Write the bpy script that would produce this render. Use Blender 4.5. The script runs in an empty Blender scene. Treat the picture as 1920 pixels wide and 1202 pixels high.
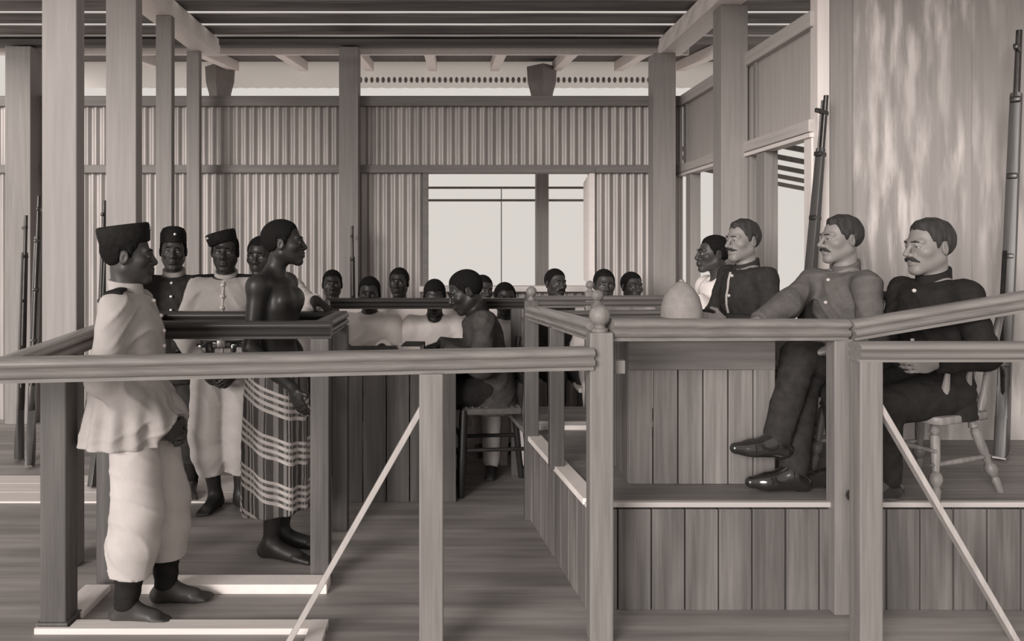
import bpy, bmesh, math, random
import numpy as np
from mathutils import Vector, Matrix

# ------------------------------------------------------------------ camera, sky, sun, exposure
scene = bpy.context.scene
COL = scene.collection
F_PX, VPX, HOR, EYE = 1500.0, 850.0, 458.0, 1.62      # focal length, principal point and horizon for a 1920x1202 frame
cam_d = bpy.data.cameras.new('camera')
cam_d.sensor_width = 36.0
cam_d.lens = F_PX / 1920.0 * 36.0
cam_d.shift_x = (960.0 - VPX) / 1920.0
cam_d.shift_y = -(601.0 - HOR) / 1920.0
cam_d.clip_start = 0.05
cam = bpy.data.objects.new('camera', cam_d)
COL.objects.link(cam)
cam.location = (0, 0, EYE)
cam.rotation_euler = (math.radians(90), 0, 0)
scene.camera = cam

world = bpy.data.worlds.new('overcast_sky')
world.use_nodes = True
bg = world.node_tree.nodes['Background']
bg.inputs['Color'].default_value = (1.0, 0.94, 0.875, 1)
bg.inputs['Strength'].default_value = 1.0
scene.world = world

sun_d = bpy.data.lights.new('sun', 'SUN')
sun_d.energy = 5.0
sun_d.angle = math.radians(26.0)
sun_d.color = (1.0, 0.95, 0.90)
sun = bpy.data.objects.new('sun', sun_d)
COL.objects.link(sun)
sun.location = (-4, -8, 5)
sun.rotation_euler = Vector((0.60, 1.0, -0.27)).to_track_quat('-Z', 'Y').to_euler()

vs = scene.view_settings
vs.view_transform = 'Standard'
vs.look = 'None'
vs.gamma = 1.0
vs.use_curve_mapping = False
vs.exposure = -0.52

R = math.radians
random.seed(7)

def at(px, py, d):
    """world point seen at pixel (px, py) when it stands d metres in front of the camera plane"""
    return Vector(((px - VPX) * d / F_PX, d, EYE - (py - HOR) * d / F_PX))

# ------------------------------------------------------------------ materials (one warm monochrome, as in the print)
def tint(v):
    return (v, v * 0.918, v * 0.890, 1.0)

def newmat(name):
    m = bpy.data.materials.new(name)
    m.use_nodes = True
    nt = m.node_tree
    return m, nt, nt.nodes['Principled BSDF']

def mat(name, v, rough=0.6, grain=None, contrast=0.22, scale=1.0, metal=0.0, bump=0.15, spec=0.35, knots=0.0, streak=None):
    m, nt, b = newmat(name)
    N, L = nt.nodes, nt.links
    tc = N.new('ShaderNodeTexCoord')
    mp = N.new('ShaderNodeMapping')
    sc = {'x': (1.6, 38, 38), 'y': (38, 1.6, 38), 'z': (38, 38, 1.6), None: (22, 22, 22)}[grain]
    mp.inputs['Scale'].default_value = tuple(s * scale for s in sc)
    L.new(tc.outputs['Object'], mp.inputs['Vector'])
    nz = N.new('ShaderNodeTexNoise')
    nz.inputs['Scale'].default_value = 1.0
    nz.inputs['Detail'].default_value = 5
    nz.inputs['Roughness'].default_value = 0.6
    L.new(mp.outputs['Vector'], nz.inputs['Vector'])
    cr = N.new('ShaderNodeValToRGB')
    cr.color_ramp.elements[0].position = 0.28
    cr.color_ramp.elements[1].position = 0.72
    cr.color_ramp.elements[0].color = tint(v * (1 - contrast))
    cr.color_ramp.elements[1].color = tint(v * (1 + contrast))
    L.new(nz.outputs['Fac'], cr.inputs['Fac'])
    col = cr.outputs['Color']
    if knots > 0 or streak:
        n2 = N.new('ShaderNodeTexNoise')
        mp2 = N.new('ShaderNodeMapping')
        s2 = {'x': (0.9, 7, 7), 'y': (7, 0.9, 7), 'z': (7, 7, 0.9), None: (3, 3, 3)}[streak or grain]
        mp2.inputs['Scale'].default_value = s2
        L.new(tc.outputs['Object'], mp2.inputs['Vector'])
        L.new(mp2.outputs['Vector'], n2.inputs['Vector'])
        n2.inputs['Scale'].default_value = 1.0
        n2.inputs['Detail'].default_value = 6
        r2 = N.new('ShaderNodeValToRGB')
        r2.color_ramp.elements[0].position = 0.38
        r2.color_ramp.elements[1].position = 0.62
        k = knots if knots > 0 else 0.3
        r2.color_ramp.elements[0].color = (1 - k, 1 - k, 1 - k, 1)
        r2.color_ramp.elements[1].color = (1 + k * .6,) * 3 + (1,)
        L.new(n2.outputs['Fac'], r2.inputs['Fac'])
        mx = N.new('ShaderNodeMix')
        mx.data_type = 'RGBA'
        mx.blend_type = 'MULTIPLY'
        mx.inputs['Factor'].default_value = 1.0
        L.new(col, mx.inputs[6])
        L.new(r2.outputs['Color'], mx.inputs[7])
        col = mx.outputs[2]
    L.new(col, b.inputs['Base Color'])
    b.inputs['Roughness'].default_value = rough
    b.inputs['Metallic'].default_value = metal
    b.inputs['Specular IOR Level'].default_value = spec
    if bump:
        bp = N.new('ShaderNodeBump')
        bp.inputs['Strength'].default_value = bump
        bp.inputs['Distance'].default_value = 0.01
        L.new(nz.outputs['Fac'], bp.inputs['Height'])
        L.new(bp.outputs['Normal'], b.inputs['Normal'])
    return m

M = {}
M['rail'] = mat('varnished_rail_wood', 0.22, 0.32, 'x', 0.22, spec=0.5, bump=0.05)
M['rail_y'] = mat('varnished_rail_wood_lengthwise', 0.25, 0.32, 'y', 0.22, spec=0.5, bump=0.05)
M['rail_dark'] = mat('dark_rail_wood', 0.045, 0.35, 'x', 0.3, spec=0.45, bump=0.05)
M['post'] = mat('planed_post_wood', 0.21, 0.5, 'z', 0.25)
M['post_dark'] = mat('dark_post_wood', 0.10, 0.5, 'z', 0.3)
M['column'] = mat('painted_column_wood', 0.31, 0.6, 'z', 0.12)
M['column_dark'] = mat('weathered_column_wood', 0.25, 0.6, 'z', 0.15)
M['pale'] = mat('pale_raw_timber', 0.7, 0.6, 'z', 0.10)
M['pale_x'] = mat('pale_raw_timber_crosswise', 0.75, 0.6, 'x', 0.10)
M['pale_y'] = mat('pale_raw_timber_lengthwise', 0.75, 0.6, 'y', 0.10)
M['white'] = mat('white_painted_board', 0.86, 0.55, None, 0.05, bump=0.02)
M['board'] = mat('stained_front_boards', 0.14, 0.5, 'z', 0.32, knots=0.2)
M['board_side'] = mat('stained_side_boards', 0.2, 0.5, 'z', 0.3, knots=0.2)
M['desk'] = mat('desk_board_wood', 0.19, 0.45, 'z', 0.28, knots=0.25)
M['desk_x'] = mat('desk_rail_wood', 0.16, 0.45, 'x', 0.25, knots=0.2)
M['table'] = mat('dark_table_wood', 0.12, 0.5, 'z', 0.3, knots=0.2)
M['floor'] = mat('worn_floor_boards', 0.31, 0.55, 'x', 0.22, scale=.5, knots=0.25, bump=0.05)
M['dais_floor'] = mat('dais_floor_boards', 0.20, 0.5, 'x', 0.25, knots=0.2)
M['iron'] = mat('galvanised_corrugated_iron', 0.4, 0.45, 'z', 0.07, scale=.35, metal=0.25, streak='z', knots=0.16, bump=0.02)
M['girt'] = mat('grey_girt_timber', 0.2, 0.6, 'x', 0.15)
M['girt_y'] = mat('grey_girt_timber_lengthwise', 0.5, 0.6, 'y', 0.12)
M['ceil'] = mat('dark_ceiling_plank', 0.17, 0.7, 'x', 0.3, knots=0.45)
M['batten'] = mat('pale_ceiling_batten', 0.8, 0.6, 'x', 0.05)
M['panel'] = mat('pale_boarded_panel', 0.44, 0.6, 'z', 0.10)
M['brace'] = mat('planed_brace_wood', 0.42, 0.55, 'z', 0.15)
M['nosing'] = mat('worn_edge_board', 0.46, 0.5, 'x', 0.12)
M['rail_mid'] = mat('brown_rail_wood', 0.13, 0.35, 'x', 0.25, spec=0.5, bump=0.05)
M['beam_dark'] = mat('dark_beam_wood', 0.10, 0.7, 'x', 0.2)
M['cloth_coat'] = mat('charcoal_coat_cloth', 0.062, 0.9, None, 0.3, bump=0.12, spec=0.1)
M['cloth_bright'] = mat('brightened_white_cloth', 0.80, 0.85, None, 0.04, scale=.5, bump=0.05, spec=0.1)  # white cloth raised in tone, standing in for light on shaded shirts
def limewash_mat():
    m = mat('streaked_limewash_board', 0.29, 0.7, 'z', 0.14, scale=.6)
    nt = m.node_tree; N, L = nt.nodes, nt.links
    b = N['Principled BSDF']
    base = b.inputs['Base Color'].links[0].from_socket
    tc = N.new('ShaderNodeTexCoord')
    def layer(scale, lo, hi, det):
        mp = N.new('ShaderNodeMapping'); mp.inputs['Scale'].default_value = scale
        L.new(tc.outputs['Object'], mp.inputs['Vector'])
        nz = N.new('ShaderNodeTexNoise'); nz.inputs['Scale'].default_value = 1.0; nz.inputs['Detail'].default_value = det
        L.new(mp.outputs['Vector'], nz.inputs['Vector'])
        r = N.new('ShaderNodeMapRange'); r.inputs['From Min'].default_value = lo; r.inputs['From Max'].default_value = hi
        L.new(nz.outputs['Fac'], r.inputs['Value'])
        return r.outputs['Result']
    f = N.new('ShaderNodeMath'); f.operation = 'MULTIPLY'
    L.new(layer((14, 14, 2.2), .46, .66, 7), f.inputs[0]); L.new(layer((1.3, 1.3, .9), .40, .62, 3), f.inputs[1])
    mx = N.new('ShaderNodeMix'); mx.data_type = 'RGBA'
    L.new(f.outputs[0], mx.inputs['Factor']); L.new(base, mx.inputs[6]); mx.inputs[7].default_value = tint(.60)
    L.new(mx.outputs[2], b.inputs['Base Color'])
    return m
M['limewash'] = limewash_mat()
M['darkwood'] = mat('near_black_wood', 0.022, 0.4, 'z', 0.3, spec=0.5)
M['gunstock'] = mat('oiled_gun_stock', 0.05, 0.4, 'z', 0.3, spec=0.5)
M['gunmetal'] = mat('gun_metal', 0.06, 0.35, None, 0.2, metal=0.7, bump=0.02)
M['steel'] = mat('bright_steel', 0.30, 0.35, None, 0.1, metal=0.8, bump=0.0)
M['brass'] = mat('polished_button_metal', 0.75, 0.3, None, 0.05, metal=0.4, bump=0.0)
M['cloth_white'] = mat('white_drill_cloth', 0.52, 0.85, None, 0.08, scale=.5, bump=0.06, spec=0.1)
M['cloth_pale'] = mat('pale_drill_cloth', 0.4, 0.85, None, 0.10, scale=.5, bump=0.08, spec=0.1)
M['cloth_dark'] = mat('dark_serge_cloth', 0.035, 0.9, None, 0.25, bump=0.1, spec=0.1)
M['cloth_black'] = mat('black_serge_cloth', 0.022, 0.9, None, 0.25, bump=0.1, spec=0.1)
M['cloth_grey'] = mat('khaki_drill_cloth', 0.115, 0.85, None, 0.2, bump=0.1, spec=0.1)
M['trousers'] = mat('charcoal_trouser_cloth', 0.035, 0.9, None, 0.3, bump=0.1, spec=0.1)
M['felt_black'] = mat('black_felt', 0.015, 0.8, None, 0.4, scale=2, bump=0.2, spec=0.15)
M['skin_dark'] = mat('dark_brown_skin', 0.027, 0.45, None, 0.2, scale=.4, bump=0.02, spec=0.45)
M['skin_mid'] = mat('brown_skin', 0.05, 0.48, None, 0.15, scale=.4, bump=0.02, spec=0.4)
M['skin_pale'] = mat('pale_skin', 0.23, 0.5, None, 0.10, scale=.4, bump=0.02, spec=0.35)
M['lips_dark'] = mat('dark_lips', 0.028, 0.4, None, 0.1, bump=0)
M['lips_pale'] = mat('pale_lips', 0.2, 0.45, None, 0.1, bump=0)
M['hair_black'] = mat('black_cropped_hair', 0.012, 0.9, None, 0.5, scale=6, bump=0.5, spec=0.1)
M['hair_brown'] = mat('dark_brown_hair', 0.035, 0.7, 'z', 0.4, bump=0.4, spec=0.3)
M['eye_white'] = mat('eye_white', 0.28, 0.25, None, 0.02, bump=0)
M['eye_iris'] = mat('eye_iris', 0.012, 0.2, None, 0.02, bump=0)
M['leather'] = mat('polished_black_leather', 0.02, 0.12, None, 0.3, bump=0.03, spec=0.8)
M['cork'] = mat('helmet_cloth', 0.26, 0.8, None, 0.15, bump=0.08)
M['book'] = mat('dark_book_binding', 0.03, 0.6, None, 0.2)
M['paper'] = mat('paper', 0.7, 0.8, None, 0.03, bump=0)
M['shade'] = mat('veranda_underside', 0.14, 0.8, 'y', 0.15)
M['sand'] = mat('pale_sandy_ground', 0.85, 0.9, None, 0.15, scale=.1)

def plaid_mat():
    m, nt, b = newmat('checked_loincloth')
    N, L = nt.nodes, nt.links
    tc = N.new('ShaderNodeTexCoord')
    sp = N.new('ShaderNodeSeparateXYZ')
    L.new(tc.outputs['Object'], sp.inputs[0])
    def math_(op, a, bb=None):
        n = N.new('ShaderNodeMath'); n.operation = op
        for i, v in enumerate((a, bb)):
            if v is None: continue
            if isinstance(v, (int, float)): n.inputs[i].default_value = v
            else: L.new(v, n.inputs[i])
        return n.outputs[0]
    ang = math_('ARCTAN2', sp.outputs['Y'], sp.outputs['X'])
    # the stripes drop towards the front of the wearer
    zz = math_('ADD', sp.outputs['Z'], math_('MULTIPLY', sp.outputs['Y'], -0.50))
    def stripes(src, mul, stops):
        f = math_('FRACT', math_('MULTIPLY', src, mul))
        r = N.new('ShaderNodeValToRGB')
        r.color_ramp.interpolation = 'CONSTANT'
        els = r.color_ramp.elements
        while len(els) < len(stops): els.new(0.5)
        for e, (p, v) in zip(els, stops):
            e.position = p; e.color = (v, v, v, 1)
        L.new(f, r.inputs['Fac'])
        return r.outputs['Color']
    hs = stripes(zz, 4.4, [(0, .0), (.42, 1), (.50, .1), (.57, 1), (.65, .1), (.72, 1), (.80, .1), (.87, 1), (.94, .0)])
    v2 = stripes(ang, 1.35, [(0, .55), (.18, 0.0), (.38, .55), (.50, 0), (.56, .9), (.63, 0.0), (.70, .9), (.77, .1)])
    mx = N.new('ShaderNodeMix'); mx.data_type = 'RGBA'; mx.blend_type = 'SCREEN'
    mx.inputs['Factor'].default_value = 0.62
    L.new(hs, mx.inputs[6]); L.new(v2, mx.inputs[7])
    m3 = N.new('ShaderNodeMix'); m3.data_type = 'RGBA'
    L.new(mx.outputs[2], m3.inputs['Factor'])
    m3.inputs[6].default_value = tint(0.05); m3.inputs[7].default_value = tint(0.62)
    L.new(m3.outputs[2], b.inputs['Base Color'])
    b.inputs['Roughness'].default_value = 0.85
    return m
M['plaid'] = plaid_mat()

def translucent_fascia_mat():  # translucency added so the sky behind brightens the veranda fascia
    m, nt, b = newmat('white_translucent_fascia')
    N, L = nt.nodes, nt.links
    b.inputs['Base Color'].default_value = tint(0.85)
    b.inputs['Roughness'].default_value = 0.9
    tr = N.new('ShaderNodeBsdfTranslucent'); tr.inputs['Color'].default_value = (.92, .89, .86, 1)
    mx = N.new('ShaderNodeMixShader'); mx.inputs['Fac'].default_value = 0.55
    L.new(b.outputs[0], mx.inputs[1]); L.new(tr.outputs[0], mx.inputs[2])
    L.new(mx.outputs[0], N['Material Output'].inputs['Surface'])
    return m
M['translucent_fascia'] = translucent_fascia_mat()

# ------------------------------------------------------------------ object helpers
def put(o, parent=None):
    COL.objects.link(o)
    if parent is not None:
        o.parent = parent
    return o

def tag(o, label=None, cat=None, group=None, kind=None):
    if label: o['label'] = label
    if cat: o['category'] = cat
    if group: o['group'] = group
    if kind: o['kind'] = kind
    return o

def thing(name, label, cat, loc=(0, 0, 0), rotz=0.0, group=None, kind=None):
    o = bpy.data.objects.new(name, None)
    o.empty_display_size = 0.1
    put(o)
    o.location = loc
    o.rotation_euler = (0, 0, rotz)
    return tag(o, label, cat, group, kind)

def copy_tree(o, parent=None):
    c = o.copy()
    put(c, parent)
    for ch in list(o.children):
        copy_tree(ch, c)
    return c

def frame(a, b, up=(0, 0, 1)):
    """columns: side, up, direction a->b"""
    d = (Vector(b) - Vector(a)).normalized()
    u = Vector(up)
    if abs(d.dot(u)) > 0.999: u = Vector((0, 1, 0))
    s = d.cross(u).normalized()
    u = s.cross(d).normalized()
    return s, u, d

class MB:
    def __init__(self):
        self.bm = bmesh.new()
    def _hull(self, pts, faces):
        vs_ = [self.bm.verts.new(p) for p in pts]
        for f in faces:
            try: self.bm.faces.new([vs_[i] for i in f])
            except ValueError: pass
        return vs_
    def box(self, c, size, rot=None, bev=0.0):
        mtx = Matrix.Translation(c) @ (rot.to_4x4() if rot else Matrix()) @ Matrix.Diagonal((*size, 1))
        r = bmesh.ops.create_cube(self.bm, size=1.0, matrix=mtx)
        if bev > 0:
            es = list({e for v in r['verts'] for e in v.link_edges})
            bmesh.ops.bevel(self.bm, geom=es, offset=bev, segments=2, profile=0.5, affect='EDGES')
        return self
    def span(self, lo, hi, bev=0.0):
        c = [(a + b) / 2 for a, b in zip(lo, hi)]
        return self.box(c, [abs(b - a) for a, b in zip(lo, hi)], bev=bev)
    def bar(self, a, b, w, h, up=(0, 0, 1), bev=0.0):
        s, u, d = frame(a, b, up)
        a, b = Vector(a), Vector(b)
        rot = Matrix((s, u, d)).transposed()
        return self.box((a + b) / 2, (w, h, (b - a).length), rot, bev)
    def tube(self, a, b, r1, r2=None, n=12):
        r2 = r1 if r2 is None else r2
        return self.turned([(0, 0), (0, r1), (1, r2), (1, 0)], a, b, n, unit=True)
    def turned(self, prof, a, b, n=14, unit=False, sx=1.0, sy=1.0):
        """prof: list of (t, r); t in metres from a towards b, or 0..1 if unit"""
        s, u, d = frame(a, b)
        a = Vector(a); ln = (Vector(b) - a).length if unit else 1.0
        rings = []
        for t, r in prof:
            c = a + d * (t * ln)
            if r < 1e-6:
                rings.append([self.bm.verts.new(c)])
            else:
                rings.append([self.bm.verts.new(c + s * (r * sx * math.cos(2 * math.pi * i / n)) + u * (r * sy * math.sin(2 * math.pi * i / n))) for i in range(n)])
        for r0, r1 in zip(rings, rings[1:]):
            for i in range(n):
                j = (i + 1) % n
                q = ([r0[0]] if len(r0) == 1 else [r0[i], r0[j]]) + ([r1[0]] if len(r1) == 1 else [r1[j], r1[i]])
                if len(q) >= 3:
                    try: self.bm.faces.new(q)
                    except ValueError: pass
        return self
    def sweep(self, prof, a, b, up=(0, 0, 1)):
        s, u, d = frame(a, b, up)
        ra = [self.bm.verts.new(Vector(a) + s * p[0] + u * p[1]) for p in prof]
        rb = [self.bm.verts.new(Vector(b) + s * p[0] + u * p[1]) for p in prof]
        n = len(prof)
        for i in range(n):
            j = (i + 1) % n
            self.bm.faces.new([ra[i], ra[j], rb[j], rb[i]])
        self.bm.faces.new(ra[::-1]); self.bm.faces.new(rb)
        return self
    def prism(self, poly, th, mtx=None, bev=0.0):
        """polygon in local xz extruded along y by +-th/2"""
        mtx = mtx or Matrix()
        f = [self.bm.verts.new(mtx @ Vector((p[0], -th / 2, p[1]))) for p in poly]
        g = [self.bm.verts.new(mtx @ Vector((p[0], th / 2, p[1]))) for p in poly]
        n = len(poly)
        fs = [self.bm.faces.new(f), self.bm.faces.new(g[::-1])]
        for i in range(n):
            j = (i + 1) % n
            fs.append(self.bm.faces.new([f[j], f[i], g[i], g[j]]))
        if bev > 0:
            es = list(fs[0].edges) + list(fs[1].edges)
            bmesh.ops.bevel(self.bm, geom=es, offset=bev, segments=2, profile=0.5, affect='EDGES')
        return self
    def ball(self, c, r, n=16, sz=1.0):
        k = 8
        prof = [(-r * sz * math.cos(math.pi * i / k), r * math.sin(math.pi * i / k)) for i in range(k + 1)]
        c = Vector(c)
        return self.turned(prof, c, c + Vector((0, 0, 1)), n)
    def path(self, pts, r, n=8):
        for a, b in zip(pts, pts[1:]):
            self.tube(a, b, r, r, n)
        for p in pts[1:-1]:
            self.ball(p, r, n)
        return self
    def build(self, name, material, parent=None, smooth=True, angle=35):
        bmesh.ops.recalc_face_normals(self.bm, faces=self.bm.faces[:])
        me = bpy.data.meshes.new(name)
        self.bm.to_mesh(me); self.bm.free()
        me.materials.append(material)
        if smooth:
            me.polygons.foreach_set('use_smooth', [True] * len(me.polygons))
            me.set_sharp_from_angle(angle=R(angle))
        return put(bpy.data.objects.new(name, me), parent)

def rail_profile(w=0.10, h=0.09):
    half = [(0, 0), (.26, -.02), (.40, -.08), (.49, -.19), (.50, -.28), (.44, -.38), (.33, -.43), (.31, -.49),
            (.44, -.54), (.50, -.63), (.47, -.76), (.36, -.83), (.31, -.86), (.31, -1.0)]
    r = [(u * w, v * h) for u, v in half]
    l = [(-u, v) for u, v in r[::-1][:-1]]
    return r + l

# ------------------------------------------------------------------ the setting
XR, DB, DW = 2.12, 7.40, 4.66          # right wall, back wall, wall behind the seated officers
ZT, ZG, ZC = 2.90, 2.33, 3.50          # wall top, girt, ceiling
XL = -4.60

def struct(o):
    o['kind'] = 'structure'
    return o

def wall_root(name):
    o = bpy.data.objects.new(name, None)
    put(o)
    return struct(o)

# floor and outdoor ground
struct(MB().span((XL - .2, -1.5, -0.12), (6.0, 7.5, 0.0)).build('floor', M['floor'], smooth=False))
g = MB().span((-14, -14, -0.5), (10, 13, -0.30)).build('ground', M['sand'], smooth=False)
struct(g)

# ceiling: dark planks laid across the room, daylight in the open joints
ceil = wall_root('ceiling')
pd, gap = 0.36, 0.066
d = 2.2
while d < 7.4:
    MB().span((XL, d, ZC), (5.5, d + pd - gap, ZC + .008)).build('plank', M['ceil'], ceil, smooth=False)
    d += pd
# tie beams running from front to back on the columns
b1 = MB().span((-2.32, 2.2, 3.33), (-2.12, 7.28, 3.478), bev=.008).build('tie_beam', M['white'])
tag(b1, 'pale ceiling beam running back above the left columns', 'beam')
b2 = MB().span((1.86, 2.2, 3.33), (2.06, 7.28, 3.478), bev=.008).build('tie_beam', M['white'])
tag(b2, 'pale ceiling beam running back above the right columns', 'beam')
b3 = MB().span((-4.5, 7.24, 3.425), (2.1, 7.36, 3.478), bev=.006).build('tie_beam', M['beam_dark'])
tag(b3, 'dark beam under the ceiling across the back of the room', 'beam')

# corrugated sheet between two points on a plan line
def corrugated(p0, p1, z0, z1, parent, name='corrugated_sheet', pitch=0.076, amp=0.011, phase=0.0):
    p0, p1 = Vector((p0[0], p0[1], 0)), Vector((p1[0], p1[1], 0))
    ln = (p1 - p0).length
    t = (p1 - p0).normalized()
    nrm = Vector((t.y, -t.x, 0))
    n = max(4, int(ln / pitch * 8))
    bm = bmesh.new()
    prev = None
    for i in range(n + 1):
        s = ln * i / n
        o = amp * math.sin(2 * math.pi * s / pitch + phase)
        q = p0 + t * s + nrm * o
        a = bm.verts.new((q.x, q.y, z0)); b = bm.verts.new((q.x, q.y, z1))
        if prev: bm.faces.new([prev[0], a, b, prev[1]])
        prev = (a, b)
    me = bpy.data.meshes.new(name)
    bm.to_mesh(me); bm.free()
    me.materials.append(M['iron'])
    me.polygons.foreach_set('use_smooth', [True] * len(me.polygons))
    return put(bpy.data.objects.new(name, me), parent)

# back wall: posts at these x, window between WX0 and WX1
WX0, WX1, WZ0 = at(803, 0, DB).x, at(1104, 0, DB).x, 1.235
WZ1 = 2.275
wb = wall_root('wall_back')
xp_mid = at(655, 0, DB).x
cuts = [XL, -3.98, -2.35, xp_mid, 2.12]
for a, b in zip(cuts, cuts[1:]):
    corrugated((a, DB), (b, DB), ZG, ZT, wb, phase=a)
for a, b in ((XL, -3.98), (-3.98, -2.35), (-2.35, xp_mid), (xp_mid, WX0 - .05), (WX1 + .05, 2.12)):
    corrugated((a, DB), (b, DB), 0.0, ZG, wb, phase=a * 2)
corrugated((WX0 - .05, DB), (WX1 + .05, DB), 0.0, WZ0, wb)
for z0, z1 in ((ZT - .01, ZT + .085), (ZG - .055, ZG + .02)):
    MB().span((XL, DB - .05, z0), (2.1, DB + .05, z1), bev=.006).build('girt', M['girt'], wb, smooth=False)
# white board framing the open clerestory
MB().span((XL, DB + .06, 3.39), (2.2, DB + .10, 3.49)).build('head_board', M['white'], wb, smooth=False)

# window in the back wall: frame, sill, open shutter
w1 = wall_root('window_1')
MB().span((WX0 - .05, DB - .06, WZ1), (WX1 + .05, DB + .08, WZ1 + .045), bev=.004).build('lintel', M['girt'], w1, smooth=False)
MB().span((WX0 - .05, DB - .04, WZ0), (WX0, DB + .08, WZ1), bev=.004).build('jamb', M['girt'], w1, smooth=False)
MB().span((WX1, DB - .04, WZ0), (WX1 + .05, DB + .08, WZ1), bev=.004).build('jamb', M['white'], w1, smooth=False)
MB().span((WX0 - .08, DB - .10, WZ0 - .05), (WX1 + .08, DB + .10, WZ0), bev=.005).build('sill', M['pale_x'], w1, smooth=False)
MB().bar((WX1 + .02, DB + .08, (WZ0 + WZ1) / 2), (WX1 + .12, DB + .95, (WZ0 + WZ1) / 2), .03, WZ1 - WZ0 - .03).build('shutter', M['white'], w1, smooth=False)

# right wall with two tall openings
wr = wall_root('wall_right')
DC = 5.8
for a, b in ((DW, DC), (DC, DB)):
    MB().span((XR, a + .02, ZG), (XR + .03, b - .02, ZT)).build('wall_panel', M['panel'], wr, smooth=False)
MB().span((XR - .04, DW, ZT - .01), (XR + .06, DB, ZT + .085), bev=.006).build('top_plate', M['girt_y'], wr, smooth=False)
MB().span((XR - .05, DW, ZG - .055), (XR + .05, DB, ZG + .02), bev=.006).build('girt', M['girt_y'], wr, smooth=False)
MB().span((XR - .045, DW, ZG - .085), (XR + .04, DB, ZG - .06)).build('moulding', M['pale_y'], wr, smooth=False)
MB().span((XR, DW, 0), (XR + .04, DB, 1.05)).build('wall_panel', M['panel'], wr, smooth=False)
MB().span((XR - .04, DW, 1.05), (XR + .07, DB, 1.10), bev=.005).build('sill', M['pale_y'], wr, smooth=False)
for y, w, m in ((DB - .28, .14, 'column'), (5.66, .05, 'column_dark'), (5.445, .15, 'column_dark'), (4.72, .10, 'pale')):
    MB().span((XR - .03, y - w / 2, 1.10), (XR + .06, y + w / 2, ZG - .05), bev=.004).build('jamb', M[m], wr, smooth=False)
# dark slots beside the posts, upper part
for y in (DC - .22, DB - .16):
    MB().span((XR - .02, y - .025, ZG + .02), (XR + .0, y + .025, ZT), bev=.003).build('batten', M['column_dark'], wr, smooth=False)

# limewashed board wall behind the seated officers
wf = wall_root('wall_behind_officers')
x = XR
random.seed(3)
while x < 4.6:
    w = 0.42 + random.random() * .1
    MB().span((x + .001, DW + random.uniform(0, .003), 0), (x + w, DW + .03, ZC), bev=.001).build('board', M['limewash'], wf, smooth=False)
    x += w
MB().span((XR - .02, DW - .05, 0), (XR + .05, DW + .05, ZC), bev=.005).build('corner_trim', M['pale'], wf, smooth=False)
MB().span((XR + .06, DW - .03, 0), (XR + .19, DW - .002, ZC), bev=.004).build('corner_post', M['column_dark'], wf, smooth=False)

# outdoor veranda behind the back wall
ver = thing('veranda_roof', 'pale rafters and white translucent fascia of the veranda roof outside the back wall', 'roof')
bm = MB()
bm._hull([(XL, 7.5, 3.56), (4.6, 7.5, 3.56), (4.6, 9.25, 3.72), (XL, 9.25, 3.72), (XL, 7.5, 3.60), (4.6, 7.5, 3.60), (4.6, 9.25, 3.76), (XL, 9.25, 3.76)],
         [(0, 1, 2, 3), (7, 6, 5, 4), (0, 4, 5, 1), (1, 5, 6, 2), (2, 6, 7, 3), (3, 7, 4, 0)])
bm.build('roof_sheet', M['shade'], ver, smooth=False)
for px in (300, 430, 560, 684, 803, 920, 1036, 1153, 1270, 1390):
    x = (px - 842) * 9.1 / F_PX
    MB().bar((x, 7.46, 3.49), (x, 9.15, 3.655), .10, .11, bev=.004).build('rafter', M['white'], ver, smooth=False)
# fascia along the roof edge, made translucent so sky light brightens it
sc_p = [(XL, 3.70)]
x = XL
sw = 0.135
low = []
while x < 4.4:
    for i in range(7):
        t = i / 6
        low.append((x + sw * t, 3.415 - .007 * math.sin(math.pi * t)))
    x += sw
bm = MB()
for q0, q1 in zip(low, low[1:]):
    if q1[0] - q0[0] > 1e-4:
        bm._hull([(q0[0], 9.17, q0[1]), (q1[0], 9.17, q1[1]), (q1[0], 9.17, 3.725), (q0[0], 9.17, 3.725)], [(0, 1, 2, 3)])
bm.build('translucent_fascia', M['translucent_fascia'], ver, smooth=False)
# tassels along the fascia
ob = None
for i in range(55):
    xx = at(676 + i * 10.6, 0, 9.15).x
    if ob is None:
        ob = MB().ball((0, 0, 0), .020, 8, 1.7).build('tassel', M['column_dark'], ver)
    else:
        c = bpy.data.objects.new('tassel', ob.data); put(c, ver); ob2 = c
        c.location = (xx, 9.152, 3.50)
        c.scale = (1, .35, 1)
        continue
    ob.location = (xx, 9.152, 3.50); ob.scale = (1, .35, 1)

# veranda posts with flared heads
for px, lab in ((415, 'dark veranda post with flared head seen left of the middle column'), (1015, 'dark veranda post with flared head seen through the open back window')):
    x = at(px, 0, 9.1).x
    t = thing('veranda_post', lab, 'post', (x, 9.05, -.3), 0, 'veranda posts outside')
    MB().span((-.07, -.07, 0), (.07, .07, 3.55), bev=.006).build('shaft', M['column_dark'], t, smooth=False)
    MB().turned([(3.45, .11), (3.62, .125), (3.75, .16), (3.93, .17), (3.93, 0)], (0, 0, 0), (0, 0, 1), 4).build('head', M['column_dark'], t, smooth=False)
for z, lab in ((2.27, 'upper thin dark veranda rail across the open back window'), (2.125, 'lower thin dark veranda rail across the open back window')):
    o = MB().tube((-.6, 9.2, z), (2.35, 9.2, z), .014, .014, 8).build('veranda_rail', M['column_dark'])
    tag(o, lab, 'rail')
o = MB().tube((at(940, 0, 9.6).x, 9.6, -.3), (at(940, 0, 9.6).x, 9.6, 2.3), .006).build('hanging_cord', M['column_dark'])
tag(o, 'thin vertical cord hanging outside the back window', 'cord')

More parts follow.
